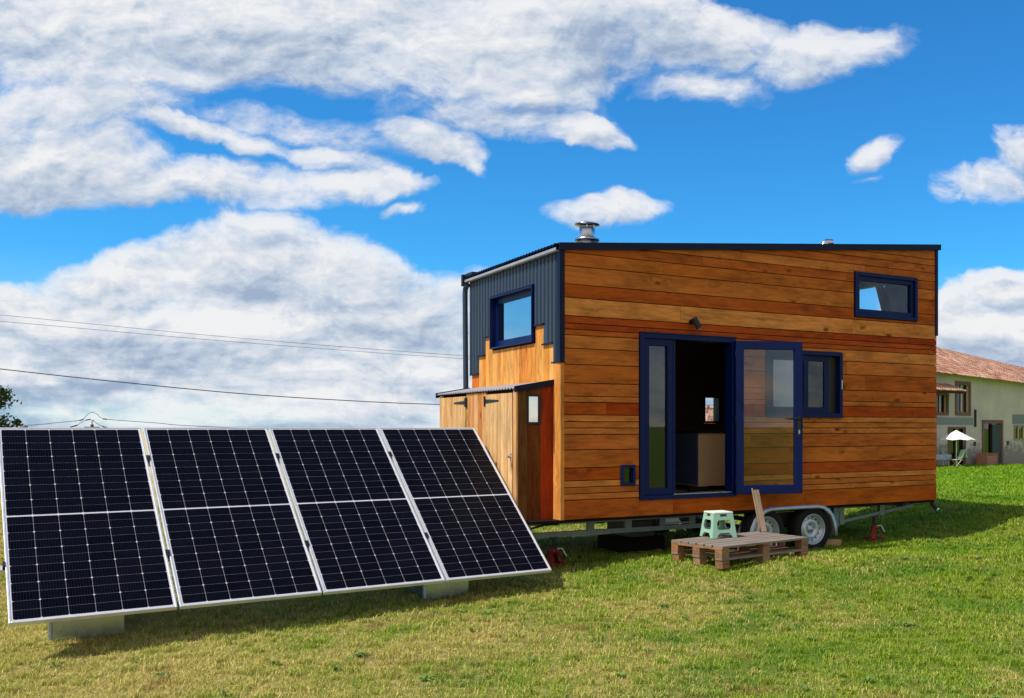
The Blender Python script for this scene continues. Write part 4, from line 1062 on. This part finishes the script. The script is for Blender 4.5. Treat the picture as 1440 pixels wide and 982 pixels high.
for px,py,rx,ry,ro,wt in BL:
    u=(px-915.2)/1376.9; v=(601.6-py)/1376.9
    mp=nd(g,'ShaderNodeMapping'); mp.vector_type='TEXTURE'; mp.inputs['Location'].default_value=(u,v,0); mp.inputs['Rotation'].default_value=(0,0,R(-ro)); mp.inputs['Scale'].default_value=(rx/1376.9,ry/1376.9,1)
    L_g=g.links; L_g.new(Pd,mp.inputs['Vector'])
    gr=nd(g,'ShaderNodeTexGradient'); gr.gradient_type='SPHERICAL'; L_g.new(mp.outputs[0],gr.inputs[0])
    s=mathn(g,'MULTIPLY',mathn(g,'MULTIPLY',gr.outputs[1],wt),1.0)
    acc=s if acc is None else mathn(g,'SMOOTH_MAX',acc,s)
    if acc is not s:
        acc.node.inputs[2].default_value=.07
n1=noise(g,mapping(g,Pn,(1,1.9,1)),7.5,10,.66,.2); n2=noise(g,mapping(g,Pn,(1,2.2,1)),2.6,3,.5,.2)
nn=mathn(g,'ADD',mathn(g,'MULTIPLY',n1,.75),mathn(g,'MULTIPLY',n2,.35))
bil=noise(g,mapping(g,Pd,(1,1.5,1)),17.0,6,.6,.1)
bil=mathn(g,'SUBTRACT',1.0,mathn(g,'ABSOLUTE',mathn(g,'SUBTRACT',mathn(g,'MULTIPLY',bil,2.0),1.0)))     # billows
nz_=mathn(g,'ADD',mathn(g,'SUBTRACT',nn,.55),mathn(g,'MULTIPLY',mathn(g,'SUBTRACT',bil,.80),.28))
gate=mathn(g,'MULTIPLY',mathn(g,'SUBTRACT',acc,.0),2.6,True); acc=mathn(g,'ADD',acc,mathn(g,'MULTIPLY',gate,.10))
d=mathn(g,'ADD',acc,mathn(g,'MULTIPLY',mathn(g,'MULTIPLY',nz_,2.0),gate))
d=mathn(g,'SUBTRACT',d,mathn(g,'MULTIPLY',mathn(g,'SUBTRACT',1.0,gate),.35))
g.links.new(d,go.inputs[0]); g.links.new(nz_,go.inputs[1])
tc=nd(nt,'ShaderNodeTexCoord'); sx=nd(nt,'ShaderNodeSeparateXYZ'); L.new(tc.outputs['Generated'],sx.inputs[0])
ay=mathn(nt,'MAXIMUM',mathn(nt,'ABSOLUTE',sx.outputs[1]),.12)
uv=nd(nt,'ShaderNodeCombineXYZ'); L.new(mathn(nt,'DIVIDE',sx.outputs[0],ay),uv.inputs[0]); L.new(mathn(nt,'DIVIDE',sx.outputs[2],ay),uv.inputs[1])
def dens(off):
    a=nd(nt,'ShaderNodeVectorMath',operation='ADD'); L.new(uv.outputs[0],a.inputs[0]); a.inputs[1].default_value=off
    n=nt.nodes.new('ShaderNodeGroup'); n.node_tree=g; L.new(a.outputs[0],n.inputs[0]); return n.outputs[0],n.outputs[1]
back=ramp(nt,mathn(nt,'ADD',mathn(nt,'MULTIPLY',sx.outputs[1],.5),.5),[(.36,1.0),(.52,0.0)])  # unseen cloud cover behind the camera, added to light the shaded front wall
(d0,N0),(d1,N1)=dens((0,0,0)),dens((-.005,.012,0))
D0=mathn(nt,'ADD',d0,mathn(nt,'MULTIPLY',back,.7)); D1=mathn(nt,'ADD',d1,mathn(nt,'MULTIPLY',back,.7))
fac=ramp(nt,D0,[(.08,0.0),(.22,.20),(.38,.60),(.62,.92),(1.0,1.0)]); 
rel=mathn(nt,'SUBTRACT',D0,D1)           # >0 : thinner towards the sun -> lit edge
thick=ramp(nt,D0,[(.4,0.0),(1.5,1.0)])
n3=noise(nt,mapping(nt,uv.outputs[0],(1,2.9,1)),5.0,9,.56,.4)
sh_=mathn(nt,'ADD',mathn(nt,'ADD',mathn(nt,'MULTIPLY',rel,.75),mathn(nt,'MULTIPLY',mathn(nt,'SUBTRACT',N0,N1),.75)),mathn(nt,'MULTIPLY',mathn(nt,'SUBTRACT',n3,.48),2.0))
sh_=mathn(nt,'ADD',mathn(nt,'SUBTRACT',sh_,mathn(nt,'MULTIPLY',thick,.10)),.60)
low=ramp(nt,sx.outputs[2],[(.02,1.0),(.20,0.0)])
n4=noise(nt,mapping(nt,uv.outputs[0],(1,7.5,1)),4.2,7,.6,.5)
sh_=mathn(nt,'ADD',sh_,mathn(nt,'MULTIPLY',mathn(nt,'MULTIPLY',mathn(nt,'SUBTRACT',n4,.52),1.9),low))
ccol=ramp(nt,sh_,[(.08,(.38,.48,.65)),(.38,(.58,.67,.80)),(.60,(.76,.81,.89)),(.88,(.95,.96,.98))])
ccol=mixc(nt,back,ccol,mixc(nt,1.0,ccol,(1.38,1.08,.82),'MULTIPLY'))  # that added cloud is brightened and warmed as fill light
hz=ramp(nt,sx.outputs[2],[(.0,.93),(.05,.55),(.11,.12),(.16,0.0)]); fac=mathn(nt,'MAXIMUM',fac,hz)
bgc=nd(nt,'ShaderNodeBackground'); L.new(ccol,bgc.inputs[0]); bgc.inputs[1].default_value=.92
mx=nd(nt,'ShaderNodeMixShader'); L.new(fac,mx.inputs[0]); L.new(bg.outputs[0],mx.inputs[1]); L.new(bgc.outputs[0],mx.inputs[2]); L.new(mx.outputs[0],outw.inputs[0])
w.cycles.sampling_method='MANUAL'; w.cycles.sample_map_resolution=512

ld=bpy.data.lights.new('sun','SUN'); ld.energy=5.0; ld.angle=R(.5); ld.color=(1,.93,.82)
lo=bpy.data.objects.new('sun',ld); C.objects.link(lo); lo.rotation_euler=(-SUN).to_track_quat('-Z','Y').to_euler()

cam=bpy.data.cameras.new('camera'); co=bpy.data.objects.new('camera',cam); C.objects.link(co); sc.camera=co
co.location=(0,0,1.4); co.rotation_euler=(R(90),0,0)
cam.sensor_width=36; cam.sensor_fit='HORIZONTAL'; cam.lens=1376.9/1440*36
cam.shift_x=(720-915.2)/1440; cam.shift_y=(601.6-491)/1440; cam.clip_end=6000; cam.clip_start=.05
vs_=sc.view_settings; vs_.view_transform='Standard'; vs_.look='None'; vs_.exposure=0; vs_.gamma=1; vs_.use_curve_mapping=False
sc.cycles.max_bounces=8; sc.cycles.transparent_max_bounces=12
